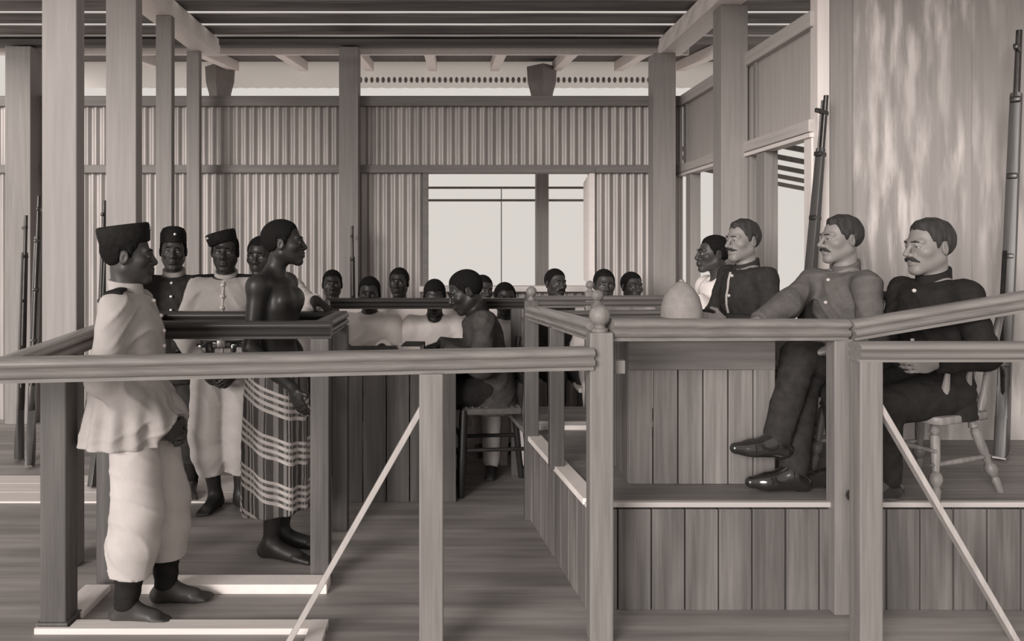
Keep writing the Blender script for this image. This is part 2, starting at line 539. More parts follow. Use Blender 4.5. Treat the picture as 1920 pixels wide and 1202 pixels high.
# outdoor veranda on the right, roof sheet left off to brighten the openings
rv = thing('unsheeted_roof', 'veranda roof left unsheeted for sky light, thin rafters outside the right-hand openings', 'unsheeted_roof')
for i in range(8):
    y = 5.3 + i * .55
    MB().bar((2.2, y, 2.60), (4.4, y, 2.18), .03, .045).build('rafter', M['column_dark'], rv, smooth=False)
MB().span((4.35, 4.8, 2.10), (4.42, 9.4, 2.16)).build('outer_beam', M['white'], rv, smooth=False)
for y in (4.9, 9.3):
    MB().span((4.34, y - .04, -.3), (4.43, y + .04, 2.10)).build('post', M['white'], rv, smooth=False)

# ------------------------------------------------------------------ columns
def column(px, d, w, x=None, zt=3.33, label='', m='column', base=False, dep=None):
    x = at(px, 0, d).x if x is None else x
    t = thing('column', label, 'column', (x, d, 0), 0, 'timber roof columns')
    MB().span((-w / 2, -(dep or w) / 2, 0), (w / 2, (dep or w) / 2, zt), bev=.006).build('shaft', M[m], t, smooth=False)
    if base:
        MB().span((-w / 2 - .015, -(dep or w) / 2 - .015, 0), (w / 2 + .015, (dep or w) / 2 + .015, .05), bev=.004).build('base', M[m], t, smooth=False)
    return t
column(119, 4.05, .175, dep=.09, label='broad pale column nearest the left edge, behind the front guard', zt=3.478)
column(233, 4.9, .185, dep=.10, label='broad pale column second from the left, behind the guard in the cap', zt=3.478)
column(310, 6.0, .12, dep=.07, label='narrow grey column under the left ceiling beam, nearer one', m='column_dark')
column(364, 7.1, .115, dep=.07, label='narrow grey column under the far end of the left ceiling beam', m='column_dark')
column(46, 7.3, .23, label='grey column against the back wall at the far left edge', m='column_dark', zt=3.40)
column(656, 7.30, .175, label='grey column against the back wall left of the open window', zt=3.40, m='column_dark')
column(1241, 7.25, .20, label='pale column in the far right corner of the room')
column(1369, 5.8, .19, label='pale column between the two right-hand openings', zt=3.33)
# ------------------------------------------------------------------ railings
def profile_rail(a, b, w, h, m, parent, name='handrail'):
    o = MB().sweep(rail_profile(w, h), a, b).build(name, M[m], parent, angle=50)
    return o

def square_post(x, y, z0, z1, w, m, parent, base=False, name='post'):
    o = MB().span((x - w / 2, y - w / 2, z0), (x + w / 2, y + w / 2, z1), bev=.006).build(name, M[m], parent, smooth=False)
    if base:
        MB().span((x - w / 2 - .012, y - w / 2 - .012, z0), (x + w / 2 + .012, y + w / 2 + .012, z0 + .035), bev=.004).build('plinth', M[m], o, smooth=False)
    return o

def ball_top(x, y, z, r, m, parent):
    prof = [(0, r * .75), (.012, r * .8), (.018, r * .5), (.026, r * .5)]
    c = .026 + r * .9
    prof += [(c - r * math.cos(a), r * math.sin(a)) for a in [R(35 + i * 14.5) for i in range(11)]]
    prof[-1] = (prof[-1][0], 0)
    return MB().turned(prof, (x, y, z), (x, y, z + 1), 20).build('ball_finial', M[m], parent, angle=60)

# front barrier, left section
fb = thing('front_barrier', 'long moulded front railing with one post and a slanting brace, left foreground', 'railing')
profile_rail((-2.10, 2.879, 1.205), (.56, 3.25, 1.205), .11, .092, 'rail', fb)
square_post(-.086, 3.155, 0, 1.115, .094, 'post', fb)
MB().bar((-.12, 3.14, .985), (-.67, 3.19, .01), .022, .045, up=(0, 1, 0), bev=.003).build('brace', M['brace'], fb, smooth=False)
# front barrier, right section
fr = thing('front_barrier', 'moulded front railing with post and slanting brace at the right edge', 'railing')
profile_rail((1.60, 3.19, 1.232), (2.75, 3.20, 1.232), .11, .078, 'rail', fr)
square_post(1.65, 3.2, 0, 1.156, .092, 'post', fr)
MB().bar((1.695, 3.2, .985), (2.27, 3.22, .01), .022, .045, up=(0, 1, 0), bev=.003).build('brace', M['brace'], fr, smooth=False)

# side railing at left between front barrier and dock
sr = thing('side_railing', 'railing on the left running back from the front railing to the dock', 'railing')
profile_rail((-1.66, 2.95, 1.202), (-1.655, 3.80, 1.25), .10, .09, 'rail_y', sr)
square_post(-1.68, 3.41, 0, 1.15, .11, 'post_dark', sr, base=True)
MB().span((-1.72, 3.46, 0), (-1.60, 3.74, .03), bev=.004).build('sill', M['pale_y'], sr, smooth=False)
fs = MB()
fs.span((-1.74, 3.32, 0), (-.53, 3.335, .025)).span((-1.60, 3.335, 0), (-.60, 3.40, .025)).span((-.60, 2.9, 0), (-.53, 3.40, .026))
fso = fs.build('floor_sill', M['pale_x'], smooth=False)
tag(fso, 'pale floor board with a return, at the feet of the front guard', 'sill')

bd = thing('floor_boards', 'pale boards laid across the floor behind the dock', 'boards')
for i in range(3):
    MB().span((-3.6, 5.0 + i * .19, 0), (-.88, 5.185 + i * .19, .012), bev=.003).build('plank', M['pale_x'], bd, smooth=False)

# the dock
dk = thing('dock', 'dark railed dock round the bare-chested prisoner with pale floor sill', 'dock')
XL0, XR0, DF, DBK = -1.66, -.64, 3.86, 4.55
profile_rail((XL0, DF, 1.25), (XR0 + .05, DF + .02, 1.25), .10, .085, 'rail_dark', dk)
profile_rail((XL0, DBK, 1.24), (XR0 + .03, DBK, 1.24), .12, .085, 'rail_dark', dk)
profile_rail((XL0, DF + .03, 1.25), (XL0, DBK - .02, 1.24), .10, .085, 'rail_dark', dk)
profile_rail((XR0, DF + .03, 1.25), (XR0, DBK - .02, 1.24), .10, .085, 'rail_dark', dk)
square_post(XL0, DF, 0, 1.168, .09, 'post_dark', dk)
square_post(XR0, DF + .01, 0, 1.168, .09, 'post_dark', dk)
square_post(XR0, DBK, 0, 1.158, .085, 'post_dark', dk)
square_post(XL0, DBK, 0, 1.158, .085, 'post_dark', dk)
MB().span((-1.55, 3.70, 0), (-.585, 3.815, .045), bev=.004).build('sill', M['white'], dk, smooth=False)

# ------------------------------------------------------------------ dais
DZ = 0.48
da = thing('dais', 'raised platform faced with vertical dark boards on the right', 'dais')
DX0, DX1 = .60, .46
DFR, DFB = 3.56, 4.72
# the top is laid with boards across
yy = DFR
i = 0
while yy < 5.62:
    y2 = min(yy + .16, 5.62)
    xl = lambda y: DX0 + (DX1 - DX0) * (y - DFR) / (DFB - DFR)
    bm = MB()
    a, b = xl(yy + .002), xl(y2 - .002)
    bm._hull([(a, yy + .002, DZ - .03), (2.08 if yy > DW - .1 else 3.4, yy + .002, DZ - .03), (2.08 if yy > DW - .1 else 3.4, y2 - .002, DZ - .03), (b, y2 - .002, DZ - .03),
              (a, yy + .002, DZ), (2.08 if yy > DW - .1 else 3.4, yy + .002, DZ), (2.08 if yy > DW - .1 else 3.4, y2 - .002, DZ), (b, y2 - .002, DZ)],
             [(3, 2, 1, 0), (4, 5, 6, 7), (0, 1, 5, 4), (1, 2, 6, 5), (2, 3, 7, 6), (3, 0, 4, 7)])
    bm.build('floor_board', M['dais_floor'], da, smooth=False)
    yy = y2
xb = at(1147, 0, DFR).x - .125
bw = .1485
n = 0
while xb < 3.4:
    x0 = max(xb, DX0)
    MB().span((x0 + .003, DFR - .022 + random.uniform(-.002, .002), 0), (xb + bw - .003, DFR, DZ - .032), bev=.004).build('front_board', M['board'], da, smooth=False)
    xb += bw
MB().span((DX0, DFR - .004, 0), (3.4, DFR + .03, DZ - .035)).build('backing', M['darkwood'], da, smooth=False)
MB().span((DX0 - .02, DFR - .035, DZ - .022), (3.4, DFR + .0, DZ + .002), bev=.006).build('nosing', M['nosing'], da, smooth=False)
# left side boards and pale capping
sv = Vector((DX1 - DX0, DFB - DFR, 0))
for i in range(8):
    a = Vector((DX0, DFR, 0)) + sv * (i / 8); b = Vector((DX0, DFR, 0)) + sv * ((i + 1) / 8)
    gap = sv.normalized() * .003
    MB().bar(a + gap + Vector((0, 0, .225)), b - gap + Vector((0, 0, .225)), .022, .45, bev=.003).build('side_board', M['board_side'], da, smooth=False)
MB().bar(Vector((DX0 + .015, DFR - .02, DZ + .002)), Vector((DX1 + .015, DFB, DZ + .002)), .085, .03, bev=.004).build('capping', M['white'], da, smooth=False)
MB().span((DX1, 4.9, DZ), (2.05, 5.02, DZ + .03), bev=.004).build('ledge', M['pale_x'], da, smooth=False)

# dais railing
dr = thing('dais_railing', 'ball-topped railing round the corner of the platform', 'railing')
square_post(.60, 3.28, 0, 1.262, .096, 'post', dr, name='newel_post')
ball_top(.60, 3.28, 1.262, .044, 'post', dr)
profile_rail((.645, 3.30, 1.315), (1.72, 3.52, 1.292), .10, .092, 'rail', dr)
profile_rail((.60, 3.33, 1.30), (DX1 + .005, 4.68, 1.262), .095, .085, 'rail_y', dr)
square_post(.525, 4.08, DZ, 1.20, .075, 'post_dark', dr)
square_post(DX1, 4.72, 0, 1.29, .082, 'post_dark', dr, name='newel_post')
ball_top(DX1, 4.72, 1.285, .032, 'post', dr)
square_post(1.705, 3.53, 0, 1.205, .085, 'post', dr)
square_post(1.79, 3.515, 0, 1.24, .05, 'post_dark', dr)
profile_rail((1.73, 3.5, 1.288), (2.85, 3.5, 1.475), .10, .088, 'rail', dr, name='sloping_handrail')
MB().span((.655, 3.30, 1.085), (.71, 3.34, 1.14), bev=.003).build('bracket', M['post'], dr, smooth=False)

# railings at the back of the court
br = thing('back_railing', 'long dark moulded railing in front of the seated clerks', 'railing')
profile_rail((-.86, 5.62, 1.243), (.50, 5.62, 1.243), .10, .075, 'rail_dark', br)
square_post(-.84, 5.62, 0, 1.17, .07, 'post_dark', br)
square_post(.44, 5.62, 0, 1.17, .07, 'post_dark', br)
bq = thing('back_railing', 'moulded railing with two ball tops behind the corner of the platform', 'railing')
profile_rail((.52, 5.75, 1.25), (1.62, 5.75, 1.255), .10, .085, 'rail_mid', bq)
profile_rail((.62, 5.05, 1.20), (1.40, 5.10, 1.205), .10, .07, 'rail_mid', bq)
square_post(at(1106, 0, 5.75).x, 5.75, 0, 1.28, .07, 'post', bq)
ball_top(at(1106, 0, 5.75).x, 5.75, 1.275, .03, 'post', bq)
square_post(at(1129, 0, 4.9).x, 5.05, DZ, 1.24, .075, 'post', bq)
ball_top(at(1129, 0, 4.9).x, 5.05, 1.235, .038, 'post', bq)
square_post(1.55, 5.75, 0, 1.17, .07, 'post_dark', bq)

# ------------------------------------------------------------------ judge's desk on the dais
jd = thing('desk', 'boarded desk standing on the platform, officers behind it', 'desk')
jx0, jx1, jy0, jy1, jz = .83, 1.525, 3.80, 4.25, 1.195
MB().span((jx0 - .03, jy0 - .04, jz - .028), (jx1 + .03, jy1 + .03, jz), bev=.006).build('desk_top', M['pale_x'], jd, smooth=False)
MB().span((jx0, jy0 - .015, jz - .17), (jx1, jy0 + .01, jz - .03), bev=.004).build('apron', M['desk_x'], jd, smooth=False)
nb = 5
bw2 = (jx1 - jx0 - .1) / nb
for i in range(nb):
    MB().span((jx0 + .0 + i * bw2 + .003, jy0, DZ), (jx0 + (i + 1) * bw2 - .003, jy0 + .02, jz - .165), bev=.004).build('front_board', M['desk'], jd, smooth=False)
MB().span((jx1 - .10, jy0 - .012, DZ), (jx1, jy0 + .05, jz - .165), bev=.005).build('corner_post', M['desk'], jd, smooth=False)
for i in range(3):
    y0 = jy0 + .02 + i * .14
    MB().span((jx0, y0 + .003, DZ), (jx0 + .02, y0 + .137, jz - .03), bev=.004).build('side_board', M['table'], jd, smooth=False)
    MB().span((jx1 - .02, y0 + .003, DZ), (jx1, y0 + .137, jz - .03), bev=.004).build('side_board', M['desk'], jd, smooth=False)

# sun helmet on the desk
he = thing('sun_helmet', 'rounded cloth-covered sun helmet resting on the desk', 'helmet', (1.155, 4.05, jz), R(15))
prof = [(.012, .095), (.0, .112), (.006, .116), (.03, .104), (.06, .101), (.11, .098), (.16, .085), (.20, .060), (.225, .034), (.237, .012), (.24, 0)]
MB().turned(prof, (0, 0, 0), (0, 0, 1), 28, sx=.98, sy=1.15).build('crown', M['cork'], he, angle=60)
MB().turned([(.034, .1055), (.055, .104), (.058, .1), (.034, .1)], (0, 0, 0), (0, 0, 1), 28, sx=.98, sy=1.15).build('band', M['cloth_grey'], he)
MB().turned([(.236, .012), (.245, .012), (.25, 0)], (0, 0, 0), (0, 0, 1), 12).build('button', M['cork'], he)

# ------------------------------------------------------------------ clerks' table
ct = thing('table', 'dark boarded clerks table in the middle of the room', 'table')
tx0, tx1, ty0, ty1, tz = -.715, .02, 5.02, 5.56, .90
MB().span((tx0 - .03, ty0 - .03, tz - .03), (tx1 + .03, ty1, tz), bev=.006).build('table_top', M['table'], ct, smooth=False)
for i in range(5):
    w = (tx1 - tx0) / 5
    MB().span((tx0 + i * w + .003, ty0 + random.uniform(-.003, .003), .0), (tx0 + (i + 1) * w - .003, ty0 + .02, tz - .03), bev=.004).build('front_board', M['table'], ct, smooth=False)
MB().span((tx0, ty0 + .02, 0), (tx0 + .02, ty1 - .06, tz - .03), bev=.003).build('side_board', M['table'], ct, smooth=False)
MB().span((tx1 - .06, ty1 - .10, 0), (tx1, ty1 - .04, tz - .03), bev=.003).build('leg', M['table'], ct, smooth=False)
MB().span((-.14, ty0 - .012, 0), (-.09, ty0 + .0, tz - .03), bev=.003).build('front_strip', M['darkwood'], ct, smooth=False)

def book(loc, size, rot, label):
    t = thing('book', label, 'book', loc, rot, 'books on the clerks table')
    w, dd, h = size
    MB().span((-w / 2, -dd / 2, 0), (w / 2, dd / 2, .006)).span((-w / 2, -dd / 2, h - .006), (w / 2, dd / 2, h)).span((-w / 2, dd / 2 - .006, 0), (w / 2, dd / 2, h)).build('cover', M['book'], t, smooth=False)
    MB().span((-w / 2 + .008, -dd / 2 + .008, .006), (w / 2 - .008, dd / 2 - .006, h - .006)).build('pages', M['paper'], t, smooth=False)
    return t
book((at(692, 0, 5.22).x, 5.20, tz), (.36, .24, .045), R(2), 'large closed ledger lying at the left of the clerks table')
book((at(775, 0, 5.25).x, 5.25, tz), (.13, .22, .07), R(-5), 'thick dark book standing out right of the ledger')
o = MB().span((at(752, 0, 5.2).x - .012, 5.16, tz), (at(752, 0, 5.2).x + .012, 5.18, tz + .085), bev=.003).build('paper_block', M['paper'])
tag(o, 'small white upright block between the two books', 'paper')
o = MB().span((at(815, 0, 5.3).x - .10, 5.2, tz), (at(815, 0, 5.3).x + .10, 5.34, tz + .003)).build('paper_sheet', M['paper'], smooth=False)
tag(o, 'paper sheet under the hands of the writing clerk', 'paper')

# benches
def bench(name, label, x0, x1, y, zs, back=None, m='pale_x', z0=0.0, dep=.3):
    t = thing(name, label, 'bench')
    MB().span((x0, y - dep / 2, zs - .035), (x1, y + dep / 2, zs), bev=.005).build('seat', M[m], t, smooth=False)
    for xx in (x0 + .08, x1 - .08):
        for s in (-1, 1):
            MB().span((xx - .025, y + s * (dep / 2 - .05) - .025, z0), (xx + .025, y + s * (dep / 2 - .05) + .025, zs - .034)).build('leg', M[m], t, smooth=False)
    if back:
        MB().span((x0, back[0] - .012, back[1]), (x1, back[0] + .012, back[2]), bev=.004).build('backrest', M['white'], t, smooth=False)
        for xx in (x0 + .05, x1 - .05):
            MB().span((xx - .025, back[0] + .012, z0), (xx + .025, back[0] + .05, back[2] - .02)).build('back_post', M[m], t, smooth=False)
    return t
bench('bench', 'white-backed bench under the clerks behind the dark railing', -.95, .45, 5.98, .50, (6.16, .62, 1.13))
bench('bench', 'plain bench for the row of onlookers against the back wall', -1.45, 2.0, 6.62, .53)
bench('bench', 'short bench under the onlooker left of the right-hand pair', .95, 1.42, 6.2, .53)
bench('bench', 'bench on the platform behind the desk', 1.45, 1.95, 4.72, .885, z0=DZ, m='desk_x')
bench('bench', 'bench on the platform under the man in the white shirt', 1.42, 1.95, 5.3, .80, z0=DZ, m='desk_x')

# ------------------------------------------------------------------ chairs
def turned_leg(a, b, r=.018):
    return MB().turned([(0, 0), (0, r * .8), (.10, r * .95), (.14, r * 1.25), (.17, r * .7), (.20, r * 1.2), (.45, r * 1.15), (.62, r * .85), (.66, r * 1.45), (.72, r * 1.6), (.78, r * 1.1), (.80, r * .75), (.84, r * 1.1), (1, r * .8), (1, 0)], a, b, 12, unit=True)

def spindle_armchair(name, label, loc, rot, m, seat_h=.41, back_h=.52, arms=True, crest_m=None):
    t = thing(name, label, 'chair', loc, rot, 'turned wooden chairs on the platform')
    W, D = .40, .40
    # seat with rounded corners, front towards -Y
    poly = []
    for cx, cy, a0 in ((W / 2 - .06, D / 2 - .06, 0), (-W / 2 + .06, D / 2 - .06, 90), (-W / 2 + .05, -D / 2 + .05, 180), (W / 2 - .05, -D / 2 + .05, 270)):
        for i in range(5):
            an = R(a0 + i * 22.5)
            poly.append((cx + .05 * math.cos(an), cy + .05 * math.sin(an)))
    rot_ = Matrix.Translation((0, 0, seat_h - .018)) @ Matrix.Rotation(R(-90), 4, 'X')
    MB().prism([(p[0], p[1]) for p in poly], .036, rot_, bev=.008).build('seat', M[m], t)
    for sx in (-1, 1):
        for sy in (-1, 1):
            turned_leg((sx * (W / 2 - .08), sy * (D / 2 - .08), seat_h - .03), (sx * (W / 2 + .0), sy * (D / 2 + .02), 0)).build('leg', M[m], t)
    for sx in (-1, 1):
        MB().turned([(0, .008), (.5, .014), (1, .008)], (sx * (W / 2 - .035), -D / 2 + .0, .16), (sx * (W / 2 - .035), D / 2, .16), 10, unit=True).build('stretcher', M[m], t)
    MB().turned([(0, .008), (.5, .014), (1, .008)], (-W / 2 + .03, -D / 2 + .02, .22), (W / 2 - .03, -D / 2 + .02, .22), 10, unit=True).build('stretcher', M[m], t)
    zb = seat_h + back_h
    for sx in (-1, 1):
        MB().turned([(0, .015), (.12, .02), (.16, .014), (.5, .02), (.86, .016), (.9, .022), (.97, .022), (1, 0)], (sx * (W / 2 - .05), D / 2 - .05, seat_h - .01), (sx * (W / 2 - .02), D / 2 + .08, zb), 12, unit=True).build('back_post', M[crest_m or m], t)
    for i in range(4):
        x = -W / 2 + .11 + i * (W - .22) / 3
        MB().turned([(0, .008), (.5, .013), (1, .008)], (x, D / 2 - .05, seat_h - .005), (x * 1.05, D / 2 + .06, zb - .08), 10, unit=True).build('spindle', M[m], t)
    MB().box((0, D / 2 + .072, zb - .055), (W - .06, .02, .05), bev=.006).build('crest_rail', M[crest_m or m], t)
    MB().box((0, D / 2 + .052, zb - .15), (W - .06, .016, .028), bev=.005).build('back_slat', M[crest_m or m], t)
    if arms:
        for sx in (-1, 1):
            MB().box((sx * (W / 2 + .005), .03, seat_h + .22), (.045, D - .02, .024), bev=.008).build('armrest', M[m], t)
            for yv in (-D / 2 + .07, .02):
                MB().turned([(0, .009), (.3, .016), (.36, .01), (.6, .017), (1, .009)], (sx * (W / 2 - .04), yv, seat_h - .005), (sx * (W / 2 + .005), yv - .02, seat_h + .21), 10, unit=True).build('arm_spindle', M[m], t)
    return t
spindle_armchair('armchair', 'spindle-backed wooden armchair under the officer at the right edge', (2.235, 3.775, DZ), R(-66), 'desk', seat_h=.375)
spindle_armchair('chair', 'dark wooden chair with turned legs under the officer with crossed legs', (2.035, 4.235, DZ), R(-90), 'post_dark', seat_h=.40, arms=False, crest_m='darkwood')

# clerk's chair: black frame, rush seat
cc = thing('clerk_chair', 'black wooden chair with a rush seat under the bending clerk', 'chair', (.235, 5.33, 0), R(-84))
MB().box((0, 0, .545), (.40, .40, .045), bev=.015).build('seat', M['cloth_grey'], cc)
for i in range(9):
    MB().tube((-.185, -.17 + i * .0425, .568), (.185, -.17 + i * .0425, .568), .007, .007, 6).build('rush_strand', M['board'], cc)
for sx in (-1, 1):
    MB().turned([(0, .02), (.05, .026), (.5, .03), (.55, .034), (.95, .022), (1, .02), (1, 0)], (sx * .19, -.19, .56), (sx * .20, -.21, 0), 12, unit=True).build('leg', M['darkwood'], cc)
    MB().path([(sx * .20, .26, 0), (sx * .19, .2, .54), (sx * .19, .24, .98)], .022, 10).build('leg', M['darkwood'], cc)
    MB().tube((sx * .19, -.19, .30), (sx * .19, .21, .30), .013).build('stretcher', M['darkwood'], cc)
for z in (.36, .22):
    MB().tube((-.19, -.2, z), (.19, -.2, z), .013).build('stretcher', M['darkwood'], cc)
for z in (.72, .90):
    MB().box((0, .225 + (z - .72) * .1, z), (.36, .018, .06), bev=.005).build('back_slat', M['darkwood'], cc)

# ------------------------------------------------------------------ rifles
def make_rifle(name='rifle'):
    t = thing(name, '', 'rifle')
    stock = [(-.055, 0), (.050, .012), (.030, .17), (.018, .27), (.015, .36), (.022, .42), (.022, .80), (.016, 1.44), (-.010, 1.44), (-.022, .80), (-.028, .42), (-.018, .36), (-.022, .27), (-.048, .15)]
    MB().prism(stock, .042, bev=.009).build('stock', M['gunstock'], t)
    MB().prism([(-.058, -.006), (.052, .006), (.052, .013), (-.058, .001)], .044).build('butt_plate', M['steel'], t)
    MB().box((0.0, 0, .43), (.046, .036, .17), bev=.006).build('receiver', M['gunmetal'], t)
    MB().turned([(0, .017), (.40, .014), (1.2, .0115), (1.2, .006), (1.19, 0)], (.014, 0, .50), (.014, 0, 1.5), 12).build('barrel', M['gunmetal'], t)
    MB().path([(-.03, 0, .44), (-.062, 0, .40), (-.058, 0, .34), (-.028, 0, .31)], .006, 8).build('lever', M['gunmetal'], t)
    for z in (.78, 1.10, 1.41):
        MB().box((.002, 0, z), (.052, .038, .024), bev=.006).build('barrel_band', M['gunmetal'], t)
    MB().box((.024, 0, .62), (.02, .022, .05), bev=.004).build('rear_sight', M['gunmetal'], t)
    MB().tube((-.016, 0, 1.40), (-.016, 0, 1.67), .005, .005, 8).build('cleaning_rod', M['gunmetal'], t)
    MB().box((-.012, 0, 1.615), (.095, .018, .022), bev=.005).build('bayonet_bar', M['gunmetal'], t)
    MB().path([(-.02, .0, .22), (-.050, .012, .55), (-.032, .012, .80)], .008, 6).build('sling', M['felt_black'], t)
    return t

def place_rifle(t, butt, muzzle, spin, label, sc=None):
    butt, muzzle = Vector(butt), Vector(muzzle)
    d = muzzle - butt
    q = d.to_track_quat('Z', 'X') @ Matrix.Rotation(spin, 3, 'Z').to_quaternion()
    t.rotation_euler = q.to_euler()
    t.location = butt
    s = sc or d.length / 1.70
    t.scale = (s, s, s)
    t['label'] = label
    t['group'] = 'rifles stood about the court'
proto = make_rifle()
def ray(px, py, d): return at(px, py, d)
place_rifle(proto, (at(56, 0, 5.78).x, 5.78, .015), at(74, 368, 5.95), R(10), 'taller rifle leaning by the column at the left edge')
r2 = copy_tree(proto); place_rifle(r2, (at(36, 0, 5.95).x, 5.95, .015), at(48, 404, 6.05), R(40), 'slimmer rifle at the far left edge beside the taller one')
r3 = copy_tree(proto); place_rifle(r3, (at(180, 0, 5.3).x, 5.3, .015), at(200, 376, 5.35), R(20), 'rifle standing behind the front guard, tip above his cap')
r4 = copy_tree(proto); place_rifle(r4, (at(664, 0, 6.95).x, 6.95, .015), at(660, 424, 7.1), R(0), 'rifle propped against the column left of the open window')
r5 = copy_tree(proto); place_rifle(r5, (at(1494, 0, 4.42).x, 4.42, DZ + .015), at(1546, 178, 4.5), R(190), 'long dark rifle upright beside the officer with crossed legs')
r6 = copy_tree(proto); place_rifle(r6, (at(1878, 0, 4.25).x, 4.25, DZ + .015), at(1910, 55, 4.4), R(190), 'large rifle leaning on the board wall at the right edge')
# ------------------------------------------------------------------ people: smooth blended bodies polygonised on a grid
V = lambda *a: np.array(a, float)

def _axis(lo, hi, h, fines):
    out = [lo]
    x = lo
    while x < hi:
        s = h
        for a, b, fh in fines:
            if a - fh <= x <= b: s = min(s, fh)
        x += s
        out.append(x)
    return np.array(out, np.float32)

class Field:
    def __init__(self, lo, hi, h, fines=()):
        self.ax = [_axis(lo[i], hi[i], h, [(f[0][i], f[1][i], f[2]) for f in fines]) for i in range(3)]
        self.h = h
        self.F = np.full([len(a) for a in self.ax], 1.0, np.float32)
    def sub(self, lo, hi):
        sl, g = [], []
        for i in range(3):
            a = max(0, np.searchsorted(self.ax[i], lo[i]) - 1)
            b = min(len(self.ax[i]), np.searchsorted(self.ax[i], hi[i]) + 1)
            sl.append(slice(a, max(a, b)))
            sh = [1, 1, 1]; sh[i] = -1
            g.append(self.ax[i][sl[i]].reshape(sh))
        return tuple(sl), g
    def put(self, sl, d, k, op='u'):
        a = self.F[sl]
        if a.size == 0: return
        if op == 'u':
            if k > 0:
                h = np.maximum(k - np.abs(a - d), 0) / k
                self.F[sl] = np.minimum(a, d) - h * h * k * .25
            else: self.F[sl] = np.minimum(a, d)
        else:
            nd = -d
            h = np.maximum(k - np.abs(a - nd), 0) / max(k, 1e-6)
            self.F[sl] = np.maximum(a, nd) + h * h * k * .25
    def ell(self, c, r, Rm=None, k=.02, op='u'):
        r = np.array(r, float) if np.ndim(r) else np.array([r] * 3, float)
        Rm = np.eye(3) if Rm is None else Rm
        ext = np.sqrt(((Rm * r) ** 2).sum(1)) + k + 2 * self.h
        sl, (x, y, z) = self.sub(c - ext, c + ext)
        x, y, z = x - c[0], y - c[1], z - c[2]
        q = [Rm[0, i] * x + Rm[1, i] * y + Rm[2, i] * z for i in range(3)]
        k0 = np.sqrt(sum((q[i] / r[i]) ** 2 for i in range(3)))
        k1 = np.sqrt(sum((q[i] / r[i] ** 2) ** 2 for i in range(3))) + 1e-9
        self.put(sl, (k0 * (k0 - 1) / k1).astype(np.float32), k, op)
    def cap(self, a, b, ra, rb=None, k=.02, op='u'):
        rb = ra if rb is None else rb
        a, b = np.array(a, float), np.array(b, float)
        m = max(ra, rb) + k + 2 * self.h
        sl, (x, y, z) = self.sub(np.minimum(a, b) - m, np.maximum(a, b) + m)
        ab = b - a
        L2 = max(ab @ ab, 1e-9)
        px, py, pz = x - a[0], y - a[1], z - a[2]
        t = np.clip((px * ab[0] + py * ab[1] + pz * ab[2]) / L2, 0, 1)
        d = np.sqrt((px - t * ab[0]) ** 2 + (py - t * ab[1]) ** 2 + (pz - t * ab[2]) ** 2) - (ra + (rb - ra) * t)
        self.put(sl, d.astype(np.float32), k, op)
    def loft(self, st, Lat, k=.03):
        """st: (centre, half width along Lat, half depth)"""
        Lat = np.array(Lat, float); Lat /= np.linalg.norm(Lat)
        allc = np.array([s[0] for s in st]); mr = max(max(s[1], s[2]) for s in st) + k + 2 * self.h
        sl, (x, y, z) = self.sub(allc.min(0) - mr, allc.max(0) + mr)
        D = None
        for (c0, a0, b0), (c1, a1, b1) in zip(st, st[1:]):
            ab = c1 - c0
            ln = np.linalg.norm(ab); U = ab / max(ln, 1e-9)
            La = Lat - U * (Lat @ U); La /= np.linalg.norm(La)
            Fw = np.cross(U, La)
            px, py, pz = x - c0[0], y - c0[1], z - c0[2]
            s = px * U[0] + py * U[1] + pz * U[2]
            t = np.clip(s / max(ln, 1e-9), 0, 1)
            w = s - t * ln
            u = px * La[0] + py * La[1] + pz * La[2]
            v = px * Fw[0] + py * Fw[1] + pz * Fw[2]
            ra, rb = a0 + (a1 - a0) * t, b0 + (b1 - b0) * t
            rm = np.minimum(ra, rb)
            d = (np.sqrt((u / ra) ** 2 + (v / rb) ** 2 + (w / (rm * .6)) ** 2) - 1) * rm
            D = d if D is None else np.minimum(D, d)
        self.put(sl, D.astype(np.float32), k)
    def cut(self, n, p):
        """remove everything on the side n points to"""
        n = np.array(n, float); n /= np.linalg.norm(n)
        x, y, z = (a.reshape(s) for a, s in zip(self.ax, ((-1, 1, 1), (1, -1, 1), (1, 1, -1))))
        g = (x - p[0]) * n[0] + (y - p[1]) * n[1] + (z - p[2]) * n[2]
        self.F = np.maximum(self.F, g.astype(np.float32))
    def warp(self, amp, fn, band=.05):
        I = np.nonzero(np.abs(self.F) < band)
        x, y, z = self.ax[0][I[0]], self.ax[1][I[1]], self.ax[2][I[2]]
        self.F[I] += (amp * fn(x, y, z)).astype(np.float32)
    def nets(self):
        F = self.F
        for ax in range(3):            # close the border
            s = [slice(None)] * 3
            for e in (0, -1):
                s[ax] = e
                F[tuple(s)] = np.maximum(F[tuple(s)], 1e-3)
        ins = F < 0
        cnt = np.zeros([n - 1 for n in F.shape], np.int8)
        offs = [(i, j, k) for i in (0, 1) for j in (0, 1) for k in (0, 1)]
        for o in offs:
            cnt += ins[o[0]:o[0] + cnt.shape[0], o[1]:o[1] + cnt.shape[1], o[2]:o[2] + cnt.shape[2]]
        I = np.nonzero((cnt > 0) & (cnt < 8))
        n = len(I[0])
        if n == 0: return np.zeros((0, 3)), np.zeros((0, 4), int)
        idx = np.full(cnt.shape, -1, np.int32)
        idx[I] = np.arange(n)
        val = {o: F[I[0] + o[0], I[1] + o[1], I[2] + o[2]] for o in offs}
        pos = np.zeros((n, 3)); num = np.zeros(n)
